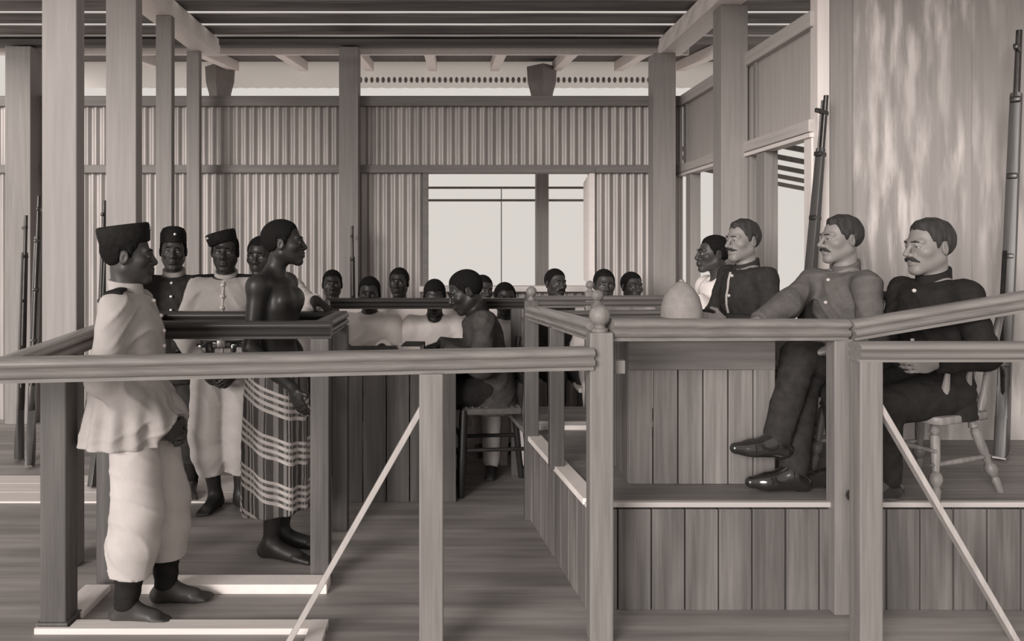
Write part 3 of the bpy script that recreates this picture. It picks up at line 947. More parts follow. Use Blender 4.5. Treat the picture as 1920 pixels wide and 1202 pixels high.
        for o in offs:
            for a in range(3):
                if o[a]: continue
                o2 = list(o); o2[a] = 1; o2 = tuple(o2)
                va, vb = val[o], val[o2]
                m = (va < 0) != (vb < 0)
                t = np.where(m, va / np.where(m, va - vb, 1), 0)
                for q in range(3):
                    c0 = self.ax[q][I[q] + o[q]]
                    p = c0 + (t * (self.ax[q][I[q] + o2[q]] - c0) if q == a else 0)
                    pos[:, q] += np.where(m, p, 0)
                num += m
        pos /= num[:, None]
        quads = []
        for a in range(3):
            b, c = (a + 1) % 3, (a + 2) % 3
            s0, s1 = [slice(1, -1)] * 3, [slice(1, -1)] * 3
            s0[a], s1[a] = slice(0, -1), slice(1, None)
            A, B = ins[tuple(s0)], ins[tuple(s1)]
            E = np.nonzero(A != B)
            base = [E[0].copy(), E[1].copy(), E[2].copy()]
            base[b] += 1; base[c] += 1
            def cell(db, dc):
                q = [base[0].copy(), base[1].copy(), base[2].copy()]
                q[b] += db; q[c] += dc
                return idx[tuple(q)]
            Q = np.stack([cell(-1, -1), cell(0, -1), cell(0, 0), cell(-1, 0)], 1)
            fl = ~A[E]
            Q[fl] = Q[fl][:, ::-1]
            quads.append(Q)
        return pos, np.concatenate(quads)
    def build(self, name, mats, parent, pick=None):
        P, Q = self.nets()
        ok = (Q >= 0).all(1)
        Q = Q[ok]
        me = bpy.data.meshes.new(name)
        me.vertices.add(len(P)); me.vertices.foreach_set('co', P.astype(np.float32).ravel())
        me.loops.add(Q.size); me.loops.foreach_set('vertex_index', Q.astype(np.int32).ravel())
        me.polygons.add(len(Q))
        me.polygons.foreach_set('loop_start', np.arange(0, Q.size, 4, dtype=np.int32))
        me.polygons.foreach_set('use_smooth', np.ones(len(Q), bool))
        for m in mats: me.materials.append(m)
        if pick is not None:
            me.polygons.foreach_set('material_index', pick(P[Q].mean(1)).astype(np.int32))
        me.update(calc_edges=True)
        return put(bpy.data.objects.new(name, me), parent)

def rot3(yaw=0, pitch=0, roll=0):
    return np.array((Matrix.Rotation(R(yaw), 3, 'Z') @ Matrix.Rotation(R(pitch), 3, 'X') @ Matrix.Rotation(R(roll), 3, 'Y')))

def unit(v):
    v = np.array(v, float)
    return v / max(np.linalg.norm(v), 1e-9)

def standing(s=1.0, **kw):
    J = dict(pel=(0, 0, .92), waist=(0, .0, 1.06), chest=(0, 0, 1.24), neck=(0, .015, 1.42), head=(0, -.015, 1.565),
             shR=(-.168, .015, 1.36), elR=(-.235, .03, 1.08), wrR=(-.225, -.05, .84),
             shL=(.168, .015, 1.36), elL=(.235, .03, 1.08), wrL=(.225, -.05, .84),
             hpR=(-.09, 0, .90), knR=(-.10, -.015, .49), anR=(-.10, .02, .075), toR=(-.125, -.15, .022),
             hpL=(.09, 0, .90), knL=(.10, -.015, .49), anL=(.10, .02, .075), toL=(.125, -.15, .022))
    J.update(kw)
    return {k: np.array(v, float) * s if k not in kw else np.array(v, float) for k, v in J.items()}

def seated(seat, floor=(0, 0, 0), **kw):
    z = seat
    kw['floor'] = floor
    floor = floor[2]
    J = dict(pel=(0, .02, z + .09), waist=(0, .04, z + .24), chest=(0, .02, z + .42), neck=(0, .03, z + .605), head=(0, .0, z + .755),
             shR=(-.168, .03, z + .54), elR=(-.225, .02, z + .27), wrR=(-.15, -.20, z + .17),
             shL=(.168, .03, z + .54), elL=(.225, .02, z + .27), wrL=(.15, -.20, z + .17),
             hpR=(-.09, .01, z + .085), knR=(-.12, -.41, z + .06), anR=(-.12, -.40, floor + .075), toR=(-.14, -.56, floor + .022),
             hpL=(.09, .01, z + .085), knL=(.12, -.41, z + .06), anL=(.12, -.40, floor + .075), toL=(.14, -.56, floor + .022))
    J.update(kw)
    return {k: np.array(v, float) for k, v in J.items()}

def torso(J, inf=0.0, b=1.0, pelvis=True):
    L = unit(J['shL'] - J['shR'])
    up = unit(J['neck'] - J['waist'])
    uc = J['chest'] * .42 + J['neck'] * .58
    st = []
    if pelvis:
        st += [(J['pel'] - V(0, 0, .05), .145 * b + inf, .108 * b + inf), (J['pel'], .165 * b + inf, .116 * b + inf)]
    st += [(J['waist'], .145 * b + inf, .106 * b + inf), (J['chest'], .158 * b + inf, .114 * b + inf),
           (uc, .145 * b + inf, .098 * b + inf), (J['neck'] - up * .045, .082 * b + inf, .066 * b + inf)]
    return st, L, up

def add_hand(f, w, dr, pn, side, curl=.5, spread=0.0, s=1.0, thumb=.6):
    """w wrist, dr finger direction, pn palm normal (the side fingers close to), side +1: thumb towards +cross(dr,pn)"""
    dr = unit(dr); pn = unit(pn - dr * (np.array(pn) @ dr)); lat = np.cross(dr, pn) * side
    Rm = np.stack([lat, dr, pn], 1)
    f.ell(w + dr * .050 * s, (.042 * s, .056 * s, .018 * s), Rm, k=.012)
    f.cap(w - dr * .01, w + dr * .03 * s, .024 * s, .022 * s, k=.012)
    for i, (o, ln, r) in enumerate(((.030, .070, .0086), (.0105, .079, .0090), (-.0095, .074, .0086), (-.029, .058, .0076))):
        p = w + dr * (.092 - abs(o) * .15) * s + lat * o * s
        d = unit(dr + lat * o * spread * 6)
        a = 0.0
        for frac, rr in ((.42, 1.0), (.32, .92), (.26, .82)):
            a = a + curl
            dd = unit(d * math.cos(a) + pn * math.sin(a))
            q = p + dd * ln * frac * s
            f.cap(p, q, r * rr * s, r * rr * .93 * s, k=.004)
            p = q
    p = w + dr * .028 * s + lat * .030 * s
    for frac, d in ((.042, unit(dr * .75 + lat * .75 + pn * thumb * .5)), (.034, unit(dr * .95 + lat * .25 + pn * thumb))):
        q = p + d * frac * s
        f.cap(p, q, .0115 * s, .0095 * s, k=.008)
        p = q

def add_head(f, c, RH, s, ft):
    P = lambda x, y, z: c + RH @ (V(x, y, z) * s)
    lp, nw, ln = ft.get('lip', 1.0), ft.get('nose_w', 1.0), ft.get('nose_l', 1.0)
    E = lambda p, r, k, op='u': f.ell(p, np.array(r) * s, RH, k * s, op)
    E(P(0, .014, .032), (.075, .098, .088), .0)
    E(P(0, -.022, -.040), (.060, .068, .066), .03)
    for sx in (-1, 1):
        f.cap(P(sx * .050, .008, -.050), P(sx * .015, -.066, -.098), .019 * s, .017 * s, .03 * s)
        E(P(sx * .044, -.055, -.018), (.022, .020, .017), .032)
    f.cap(P(-.008, -.080, -.101), P(.008, -.080, -.101), .0145 * s, .0145 * s, .022 * s)
    E(P(0, -.068, -.062), (.034, .026, .030), .02)
    f.cap(P(0, -.090, -.036), P(0, -.090, -.052), .0105 * s, .0105 * s, .012 * s)
    for sx in (-1, 1):
        f.cap(P(sx * .043, -.071, .026), P(sx * .010, -.087, .021), .012 * s, .012 * s, .014 * s)
    for sx in (-1, 1):
        E(P(sx * .031, -.104, .003), (.018, .0165, .010), .014, 's')
        f.cap(P(sx * .046, -.077, .008), P(sx * .030, -.0895, .0125), .0042 * s, .0048 * s, .004 * s)
        f.cap(P(sx * .030, -.0895, .0125), P(sx * .016, -.086, .007), .0048 * s, .004 * s, .004 * s)
        f.cap(P(sx * .044, -.077, -.004), P(sx * .018, -.086, -.006), .004 * s, .004 * s, .005 * s)
    f.cap(P(0, -.088, .016), P(0, -.088 - .026 * ln, -.026), .0085 * s, .0115 * nw ** .5 * s, .010 * s)
    for sx in (-1, 1):
        f.cap(P(sx * .006, -.104, -.031), P(sx * .0135 * nw, -.096, -.031), .0085 * s, .0085 * s, .007 * s)
        f.cap(P(0, -.0955 - .003 * lp, -.0560), P(sx * .012, -.0935 - .003 * lp, -.0565), .0062 * lp * s, .0060 * lp * s, .005 * s)
        f.cap(P(sx * .012, -.0935 - .003 * lp, -.0565), P(sx * .026, -.083, -.0635), .0060 * lp * s, .0035 * s, .005 * s)
        f.cap(P(0, -.0935 - .003 * lp, -.0710), P(sx * .012, -.0915 - .003 * lp, -.0705), .0070 * lp * s, .0066 * lp * s, .005 * s)
        f.cap(P(sx * .012, -.0915 - .003 * lp, -.0705), P(sx * .024, -.082, -.066), .0066 * lp * s, .0035 * s, .005 * s)
        Re = RH @ np.array(Matrix.Rotation(R(sx * 18), 3, 'Z')) @ np.array(Matrix.Rotation(R(12), 3, 'X'))
        f.ell(P(sx * .0775, .014, -.006), np.array((.0085, .020, .031)) * s, Re, .006 * s)
        f.ell(P(sx * .088, .012, -.004), np.array((.006, .010, .018)) * s, Re, .006 * s, 's')

CAP_SHAPES = {
    'pillbox': [(0, .0), (.0, .92), (.006, .98), (.045, 1.03), (.072, 1.04), (.082, 1.02), (.086, .95), (.087, 0)],
    'glengarry': [(0, 0), (0, .96), (.01, 1.0), (.05, .98), (.075, .80), (.085, .45), (.082, .15), (.078, 0)],
}

def person(label, loc, yaw, J, head=(0, 0, 0), hs=1.0, skin='skin_dark', feat=None, hair='hair_black', hair_style='crop',
           moustache=False, cap=None, clothes=(), handR=None, handL=None, b=1.0, h=.008, hh=.0042, hb=.005, bare_chest=False, legs=True, group=None, neck_r=.056, lids=True):
    ft = feat or (dict(lip=1.35, nose_w=1.35, nose_l=.8) if skin != 'skin_pale' else dict(lip=.8, nose_w=1.0, nose_l=1.15))
    t = thing('person', label, 'person', loc, R(yaw), group)
    Jd = J
    if any(c_['kind'] == 'shoes' for c_ in clothes):
        J = dict(J)
        for sd in 'RL': J['to' + sd] = J['an' + sd] + (J['to' + sd] - J['an' + sd]) * .60
    RH = rot3(*head)
    hc = J['head']
    allp = np.array([v for k_, v in J.items() if k_ != 'floor'])
    lo, hi = allp.min(0) - .17, allp.max(0) + .19
    lo[2] = min(lo[2], allp[:, 2].min() - .04)
    fines = [(hc - V(.10, .135, .13) * hs, hc + V(.10, .135, .14) * hs, hh)]
    hands = []
    for key, hd in (('R', handR), ('L', handL)):
        w = J['wr' + key]
        dr = unit(w - J['el' + key])
        hd = dict(hd or {})
        dr = unit(hd.pop('dir', dr)); pn = np.array(hd.pop('pn', (1.0 if key == 'R' else -1.0, 0, 0)), float)
        hands.append((w, dr, pn, hd))
        fines.append((w + dr * .07 - .085, w + dr * .07 + .085, hb))
    f = Field(lo, hi, h if bare_chest else h * 2.0, fines)
    st, L, up = torso(J, 0, b)
    f.loft(st, L, .03)
    if bare_chest:
        fw = np.cross(L, up)
        for sx in (-1, 1):
            f.ell(J['chest'] + L * sx * .07 + up * .05 - np.cross(up, L) * -.0 + fw * .080, (.070, .034, .05), k=.05)
            f.cap(J['neck'] + L * sx * .02 - up * .01, J['sh' + ('L' if sx > 0 else 'R')] + up * .01, .028, .040, .03)
            f.ell(J['chest'] + L * sx * .09 - fw * .075 + up * .04, (.06, .035, .08), k=.04)
    for sd in 'RL':
        f.cap(J['neck'] - up * .03, J['sh' + sd], .042 * b, .046 * b, .04)
        f.cap(J['sh' + sd], J['el' + sd], .050 * b, .038 * b, .04)
        el, wr = J['el' + sd], J['wr' + sd]
        mid = el * .68 + wr * .32
        f.cap(el, mid, .040 * b, .041 * b, .02)
        f.cap(mid, wr, .041 * b, .027 * b, .02)
        if legs:
            hp, kn, an, to = (J[q + sd] for q in ('hp', 'kn', 'an', 'to'))
            f.cap(hp, kn, .088 * b, .058 * b, .04)
            calf = kn * .68 + an * .32
            f.cap(kn, calf, .056 * b, .057 * b, .02)
            f.cap(calf, an, .057 * b, .037 * b, .03)
            fd = unit((to - an) * V(1, 1, 0)) if abs((to - an)[2]) < .09 else unit(to - an)
            heel = an - fd * .035 - V(0, 0, 1) * (.040 if abs((to - an)[2]) < .09 else .03)
            f.cap(an, heel, .036, .031, .02)
            ball = heel + (to - heel) * .72
            f.cap(heel, ball, .032, .031, .03)
            lat = np.cross(fd, V(0, 0, 1))
            f.cap(an, ball, .036, .024, .03)
            for q, (o, lnn, rr) in enumerate(((.030, .022, .013), (.013, .022, .010), (-.003, .018, .0095), (-.018, .012, .009), (-.031, .004, .0085))):
                sgn = 1 if sd == 'R' else -1
                p0 = ball - lat * o * sgn * -1 * .85
                f.cap(p0, to - lat * o * sgn * -1 + fd * (lnn - .015) - V(0, 0, .006), .017, rr, .008)
    base = hc + RH @ (V(0, .022, -.055) * hs)
    f.cap(J['neck'] - up * .03, base, neck_r * hs * 1.05, neck_r * hs * .95, .035)
    add_head(f, hc, RH, hs, ft)
    for (w, dr, pn, hd), side in zip(hands, (1, -1)):
        add_hand(f, w, dr, pn, hd.pop('side', side), **hd)
    if legs:
        if 'floor' in J: f.cut((0, 0, -1), (0, 0, J['floor'][2]))
    inv = RH.T
    def pick(P):
        q = ((P - hc) @ inv.T) / hs
        lip = (q[:, 1] < -.084) & (q[:, 2] < -.0505) & (q[:, 2] > -.080) & (np.abs(q[:, 0]) < .029)
        return np.where(lip, 1, 0)
    body = f.build('body', [M[skin], M['lips_pale' if skin == 'skin_pale' else 'lips_dark']], t, pick)
    P = lambda x, y, z: Vector(hc + RH @ (V(x, y, z) * hs))
    # eyes
    for sx in (-1, 1):
        e = MB().ball(P(sx * .031, -.0762, .0025), .0116 * hs, 12).build('eye', M['eye_white'], t)
        MB().ball(P(sx * .031, -.0832, .0025), .0052 * hs, 10).build('iris', M['eye_iris'], e)
    for sx in (-1, 1):
        a, m_, c_ = P(sx * .013, -.0975, .0265), P(sx * .032, -.0925, .0295), P(sx * .048, -.076, .022)
        ec = np.array(m_)
        eb = Field(ec - .035 * hs, ec + .035 * hs, .004)
        eb.cap(a, m_, .0042 * hs, .0042 * hs, .003); eb.cap(m_, c_, .0042 * hs, .003 * hs, .003)
        eb.build('eyebrow', [M[hair]], t)
    # hair
    if hair_style:
        hf = Field(hc - .15 * hs, hc + .15 * hs, max(hh, .0042))
        inf = {'crop': .0075, 'short': .0085, 'bald': .004}[hair_style]
        hf.ell(np.array(P(0, .014, .032)), np.array((.0755, .0985, .0885)) * hs, RH, .0)
        x, y, z = (a_.reshape(s_) for a_, s_ in zip(hf.ax, ((-1, 1, 1), (1, -1, 1), (1, 1, -1))))
        inv_ = RH.T / hs
        x, y, z = x - hc[0], y - hc[1], z - hc[2]
        qx, qy, qz = (inv_[i, 0] * x + inv_[i, 1] * y + inv_[i, 2] * z for i in range(3))
        top = .074 if hair_style == 'short' else .068
        zl = np.interp(qy, [-.2, -.080, -.062, -.046, -.036, -.022, -.016, -.006, .0, .030, .036, .06, .2], [top, top, top + .006, top - .006, .030, .018, -.014, -.014, .020, .022, -.040, -.056, -.056])
        gd = (zl - qz) * .55 * hs
        tp = np.clip(-gd / (.016 * hs), 0.12, 1)
        extra = inf * tp * hs
        if hair_style == 'short':      # fuller on top, brushed to one side
            extra = extra * (1 + .55 * np.clip((qz - .06) / .05, 0, 1) * np.clip(.7 - qy * 6, 0, 1))
        hf.F = np.maximum(hf.F - extra, gd).astype(np.float32)
        if hair_style == 'short':
            hf.warp(.0012, lambda x, y, z: np.sin(150 * x + 60 * z) + np.sin(120 * y + 70 * x))
        else:
            hf.warp(.0008, lambda x, y, z: np.sin(240 * x) * np.sin(230 * y) * np.sin(235 * z))
        hf.build('hair', [M[hair]], t)
    if moustache:
        mf = Field(hc - .14 * hs, hc + .14 * hs, .004)
        for sx in (-1, 1):
            mf.cap(P(0, -.1045, -.043), P(sx * .020, -.098, -.050), .0078 * hs, .0082 * hs, .004)
            mf.cap(P(sx * .020, -.098, -.050), P(sx * .042, -.083, -.062 if moustache == 'droop' else -.052), .0082 * hs, .0032 * hs, .004)
        mf.build('moustache', [M[hair]], t)
    if cap:
        shape, tilt, off, rad = cap['shape'], cap.get('tilt', (0, 0)), cap.get('off', (0, .012, .062)), cap.get('rad', (.083, .104))
        cm = RH @ rot3(0, tilt[0], tilt[1])
        o0 = P(*off)
        d3 = Vector(cm @ V(0, 0, 1))
        mbc = MB()
        n = 28
        rings = []
        for zt, rr in CAP_SHAPES[shape]:
            rings.append([mbc.bm.verts.new(o0 + Vector(cm @ (V(rr * rad[0] * math.cos(2 * math.pi * i / n), rr * rad[1] * math.sin(2 * math.pi * i / n), zt * cap.get('ht', 1.0)) * hs))) for i in range(n)] if rr > 0 else [mbc.bm.verts.new(o0 + Vector(cm @ (V(0, 0, zt * cap.get('ht', 1.0)) * hs)))])
        for r0, r1 in zip(rings, rings[1:]):
            for i in range(n):
                j = (i + 1) % n
                q = ([r0[0]] if len(r0) == 1 else [r0[i], r0[j]]) + ([r1[0]] if len(r1) == 1 else [r1[j], r1[i]])
                mbc.bm.faces.new(q)
        co = mbc.build('cap', M['felt_black'], t, angle=50)
        MB().ball(o0 + Vector(cm @ (V(*cap.get('badge', (0, -.104, .04))) * hs)), .009 * hs, 8).build('badge', M['brass'], co)
    for cl in clothes:
        dress(t, Jd, b, cl, h, hc, RH, hs, lo, hi)
    return t

def wr_fn(ph, fz=30, fx=13):
    def fn(x, y, z):
        a = fz * z + 3.2 * np.sin(fx * x + ph) + 3.0 * np.sin(11 * y + ph) + 9 * x - 6 * y
        b = .55 * fz * z - 21 * x + 12 * y + 2.6 * np.sin(17 * z + ph)
        r1 = 1 - np.abs(np.sin(a)); r2 = 1 - np.abs(np.sin(b + ph))
        m = .5 + .5 * np.sin(7 * z + 5 * x - 4 * y + ph)
        return -(r1 ** 2 * m + .9 * r2 ** 2 * (1 - m)) + .35
    return fn

def br_fn(ph):
    def fn(x, y, z):        # mostly lengthwise creases, gathered towards the knee
        a = 34 * x + 30 * y + 5 * np.sin(6 * z + ph) + 3 * z
        b = 16 * z + 11 * x - 13 * y + 2 * np.sin(9 * z + ph)
        r1 = 1 - np.abs(np.sin(a)); r2 = 1 - np.abs(np.sin(b))
        m = .5 + .5 * np.sin(6 * z - 9 * y + ph)
        return -(r1 ** 2 * m + .6 * r2 ** 3 * (1 - m)) + .3
    return fn

def dress(t, J, b, cl, h, hc, RH, hs, lo, hi):
    kind, m = cl['kind'], M[cl['mat']]
    h = cl.get('h', h)
    inf = cl.get('inf', .012)
    st, L, up = torso(J, inf, b)
    fwd = np.cross(L, up)          # points to the front (-Y for an unturned body)
    if fwd @ (RH @ V(0, -1, 0)) < -.2: fwd = -fwd
    ph = cl.get('ph', len(t.children) * 1.7)
    if kind in ('tunic', 'shirt'):
        f = Field(lo, hi, h)
        hem = cl.get('hem')
        if hem is not None:
            hz, rx, ry, oy = hem
            wz = cl.get('waist_in', 0.0)
            pts = [(V(J['pel'][0], J['pel'][1] + oy, hz - .03), rx, ry), (J['pel'] + V(0, oy * .5, .02), (rx + .165) / 2 + .006, (ry + .13) / 2 + .006)]
            w0, ch, uc, nk = st[2:]
            st = pts + [(w0[0], w0[1] - wz, w0[2] - wz + cl.get('deep', 0)), (ch[0], ch[1], ch[2] + cl.get('deep', 0)), uc, nk]
        f.loft(st, L, .03)
        sl = cl.get('sleeve', .97)
        loose = cl.get('loose', .010)
        for sd in 'RL':
            f.cap(J['neck'] - up * .048, J['sh' + sd], .040 * b + inf, .046 * b + inf, .035)
            el = J['el' + sd]
            f.cap(J['sh' + sd], el, .048 * b + inf, .042 * b + inf + loose * .8, .040)
            we = el + (J['wr' + sd] - el) * sl
            f.cap(el, we, .045 * b + inf + loose, .033 * b + inf + loose * .6, .03)
        f.warp(cl.get('fold', .008), wr_fn(ph))
        if hem is not None and cl.get('pleat'):
            zp = J['waist'][2] - .06
            c0 = J['pel']
            f.warp(1.0, lambda x, y, z: cl['pleat'] * np.sin(14 * np.arctan2(y - c0[1], x - c0[0])) * np.clip((zp - z) / .15, 0, 1))
        if hem is not None: f.cut((0, 0, -1), (0, 0, hem[0]))
        for sd in 'RL':
            dirn = unit(J['wr' + sd] - J['el' + sd])
            we = J['el' + sd] + (J['wr' + sd] - J['el' + sd]) * sl + dirn * .012
            # flat cuff: only cut near the wrist
            s_, (x, y, z) = f.sub(we - .09, we + .09)
            g = (x - we[0]) * dirn[0] + (y - we[1]) * dirn[1] + (z - we[2]) * dirn[2]
            near = ((x - we[0]) ** 2 + (y - we[1]) ** 2 + (z - we[2]) ** 2) < .085 ** 2
            f.F[s_] = np.where(near, np.maximum(f.F[s_], g), f.F[s_])
        nb = J['neck'] + up * .005
        if cl.get('open_neck'):
            f.cap(J['neck'] + fwd * .05 - up * .02, hc + RH @ V(0, -.05, -.06), cl['open_neck'], cl['open_neck'], .015, 's')
        o = f.build(kind if kind == 'tunic' else 'shirt', [m], t)
        if cl.get('collar', True):
            cf = Field(nb - .16, nb + .19, .006)
            nd = unit(hc + RH @ V(0, .022, -.055) - nb)
            cf.cap(nb - nd * .06, nb + nd * .09, .073 * hs, .069 * hs, 0)
            top = nb + nd * (cl.get('collar_h', .035) - .004)
            cf.cut(unit(nd + fwd * .28), top)
            cf.build('collar', [M[cl.get('collar_mat', cl['mat'])]], o)
        if cl.get('buttons'):
            n = cl['buttons']
            P0, Q0 = np.empty(len(o.data.vertices) * 3, np.float32), None
            o.data.vertices.foreach_get('co', P0); P0 = P0.reshape(-1, 3)
            off = cl.get('button_off', 0.0)
            for i in range(n):
                c = J['neck'] - up * .05 + (J['waist'] - J['neck'] + up * .02) * (i / max(1, n - 1)) + L * off
                rel = P0 - c
                s_f = rel @ fwd
                dist = np.linalg.norm(rel - s_f[:, None] * fwd, axis=1)
                mk = (dist < .02) & (s_f > 0)
                if mk.any():
                    MB().ball(Vector(c + fwd * (s_f[mk].max() + .002)), cl.get('button_r', .010), 8).build('button', M[cl.get('button_mat', 'brass')], o)
        if cl.get('epaulettes'):
            for sd in 'RL':
                a, c = J['neck'] - up * .048, J['sh' + sd]
                ef = Field(np.minimum(a, c) - .14, np.maximum(a, c) + .14, .006)
                d_ = unit(c - a)
                n_ = unit(up - d_ * (up @ d_))
                ef.loft([(a + d_ * .065 + n_ * (.050 + inf), .028, .010), (c + d_ * .022 + n_ * (.047 + inf), .042, .014)], fwd, 0)
                ef.build('epaulette', [M['felt_black']], o)
        if cl.get('placket'):
            pts = []
            P0 = np.empty(len(o.data.vertices) * 3, np.float32)
            o.data.vertices.foreach_get('co', P0); P0 = P0.reshape(-1, 3)
            bm_ = MB()
            last = None
            for i in range(12):
                c = J['neck'] - up * .03 + (J['pel'] - J['neck']) * (i / 11)
                rel = P0 - c; s_f = rel @ fwd
                mk = (np.linalg.norm(rel - s_f[:, None] * fwd, axis=1) < .025) & (s_f > 0)
                if mk.any():
                    p = Vector(c + fwd * (s_f[mk].max() + .001))
                    if last is not None: bm_.bar(last, p, .014, .004, up=Vector(fwd))
                    last = p
            if len(bm_.bm.verts): bm_.build('piping', M[cl['placket']], o)
    elif kind == 'breeches':
        f = Field(lo, hi, h)
        end = cl['end']
        r = cl.get('r', (.115, .120, .095))
        f.loft([(J['pel'] - V(0, 0, .06), .165, .125), (J['pel'] + V(0, 0, .06), .165, .125)], L, .03)
        for sd in 'RL':
            hp, kn, an = J['hp' + sd], J['kn' + sd], J['an' + sd]
            e = kn + (an - kn) * end
            bl = kn + (an - kn) * end * .55
            f.cap(hp - V(0, 0, .02), kn, r[0], r[1], .03)
            f.cap(kn, bl, r[1], r[1] * 1.02, .03)
            f.cap(bl, e, r[1] * 1.02, r[2], .02)
        f.warp(cl.get('fold', .009), br_fn(ph))
        if cl.get('top'): f.cut((0, 0, 1), (0, 0, cl['top']))
        for sd in 'RL':
            kn, an = J['kn' + sd], J['an' + sd]
            e = kn + (an - kn) * end
            dn = unit(an - kn)
            s_, (x, y, z) = f.sub(e - .16, e + .17)
            g = (x - e[0]) * dn[0] + (y - e[1]) * dn[1] + (z - e[2]) * dn[2] - .02
            f.F[s_] = np.maximum(f.F[s_], np.where(((x - e[0]) ** 2 + (y - e[1]) ** 2 + (z - e[2]) ** 2) < .15 ** 2, g, -1))
        f.build('breeches', [m], t)
    elif kind == 'trousers':
        f = Field(lo, hi, h)
        f.loft([(J['pel'] - V(0, 0, .05), .165, .13), (J['pel'] + V(0, 0, .08), .165, .125)], L, .03)
        for sd in 'RL':
            hp, kn, an = J['hp' + sd], J['kn' + sd], J['an' + sd]
            f.cap(hp, kn, .108 * b, .080 * b, .03)
            f.cap(kn, kn + (an - kn) * .93, .080 * b, .062 * b, .02)
        f.warp(.005, wr_fn(ph))
        f.build('trousers', [m], t)
    elif kind == 'leggings':
        for sd in 'RL':
            kn, an = J['kn' + sd], J['an' + sd]
            a, e = kn + (an - kn) * .35, kn + (an - kn) * .97
            f = Field(np.minimum(a, e) - .1, np.maximum(a, e) + .1, .006)
            f.cap(a, kn + (an - kn) * .6, .066, .062, .0); f.cap(kn + (an - kn) * .6, e, .062, .050, .01)
            f.warp(.0015, lambda x, y, z: np.sin(110 * z + 30 * x))
            f.build('legging', [m], t)
    elif kind == 'shoes':
        for sd in 'RL':
            kn, an, to = J['kn' + sd], J['an' + sd], J['to' + sd]
            f = Field(np.minimum(an, to) - .13, np.maximum(an, to) + .13, .0055)
            fd = unit(to - an); sole = cl.get('sole' + sd)
            dn = V(*sole) if sole is not None else V(0, 0, -1.0)
            fd = unit(fd - dn * (fd @ dn))
            heel = an - fd * .04 + dn * .035
            f.cap(an + unit(kn - an) * .05, an, .050, .046, .02)
            f.cap(an, heel, .044, .040, .02)
            tip = heel + fd * .235
            f.cap(heel, heel + fd * .16, .038, .040, .03)
            f.cap(an + fd * .02, heel + fd * .15, .042, .034, .03)
            f.cap(heel + fd * .16, tip, .040, .026, .02)
            f.cut(dn, heel + dn * .032)
            f.cap(heel - fd * .01 + dn * .03, heel + fd * .02 + dn * .03, .026, .026, .002)
            f.cut(dn, heel + dn * .040)
            f.build('shoe', [m], t)
    elif kind == 'skirt':
        f = Field(lo, hi, h)
        z1, z0 = cl['top'], cl['bottom']
        c1, c0 = V(*cl['ctop']), V(*cl['cbot'])
        f.loft([(c0 - V(0, 0, .06), cl['rb'][0], cl['rb'][1]), (c0 * .5 + c1 * .5, (cl['rt'][0] + cl['rb'][0]) / 2 + .01, (cl['rt'][1] + cl['rb'][1]) / 2 + .01), (c1 + V(0, 0, .02), cl['rt'][0], cl['rt'][1])], V(1, 0, 0), 0)
        f.warp(.010, lambda x, y, z: np.sin(9 * np.arctan2(y - c0[1], x - c0[0]) + 2 * z) * np.clip((c1[2] - z) / .5, .15, 1))
        f.warp(.004, wr_fn(2.0, 20, 9))
        f.cut(cl.get('cutn', (0, 0, -1)), c0)
        f.cut((0, 0, 1), (0, 0, z1))
        f.build('loincloth', [m], t)
    elif kind == 'belt':
        f = Field(lo, hi, .007)
        w = J['waist'] + V(0, 0, cl.get('dz', -.05))
        rx, ry = cl['r']
        f.loft([(w - V(0, 0, .02), rx, ry), (w + V(0, 0, .02), rx, ry)], L, 0)
        f.cut((0, 0, 1), w + V(0, 0, .022)); f.cut((0, 0, -1), w - V(0, 0, .022))
        o = f.build('belt', [m], t)
        for sx in cl.get('pouches', ()):
            c = Vector(w + V(sx, -math.sqrt(max(0, 1 - (sx / rx) ** 2)) * ry, -.03))
            p = MB().box(c, (.095, .05, .075), bev=.01).build('pouch', M['leather'], o)
            MB().box(c + Vector((0, -.027, .0)), (.02, .006, .03), bev=.002).build('strap', M['cloth_pale'], p)
        bc = Vector(w + fwd * (ry + .004))
        MB().box(bc, (.05, .012, .045), bev=.004).build('buckle', M['steel'], o)

def to_local(pts, loc, yaw):
    c, s_ = math.cos(R(-yaw)), math.sin(R(-yaw))
    out = {}
    for k_, p in pts.items():
        x, y, z_ = p[0] - loc[0], p[1] - loc[1], p[2]
        out[k_] = (c * x - s_ * y, s_ * x + c * y, z_)
    return out
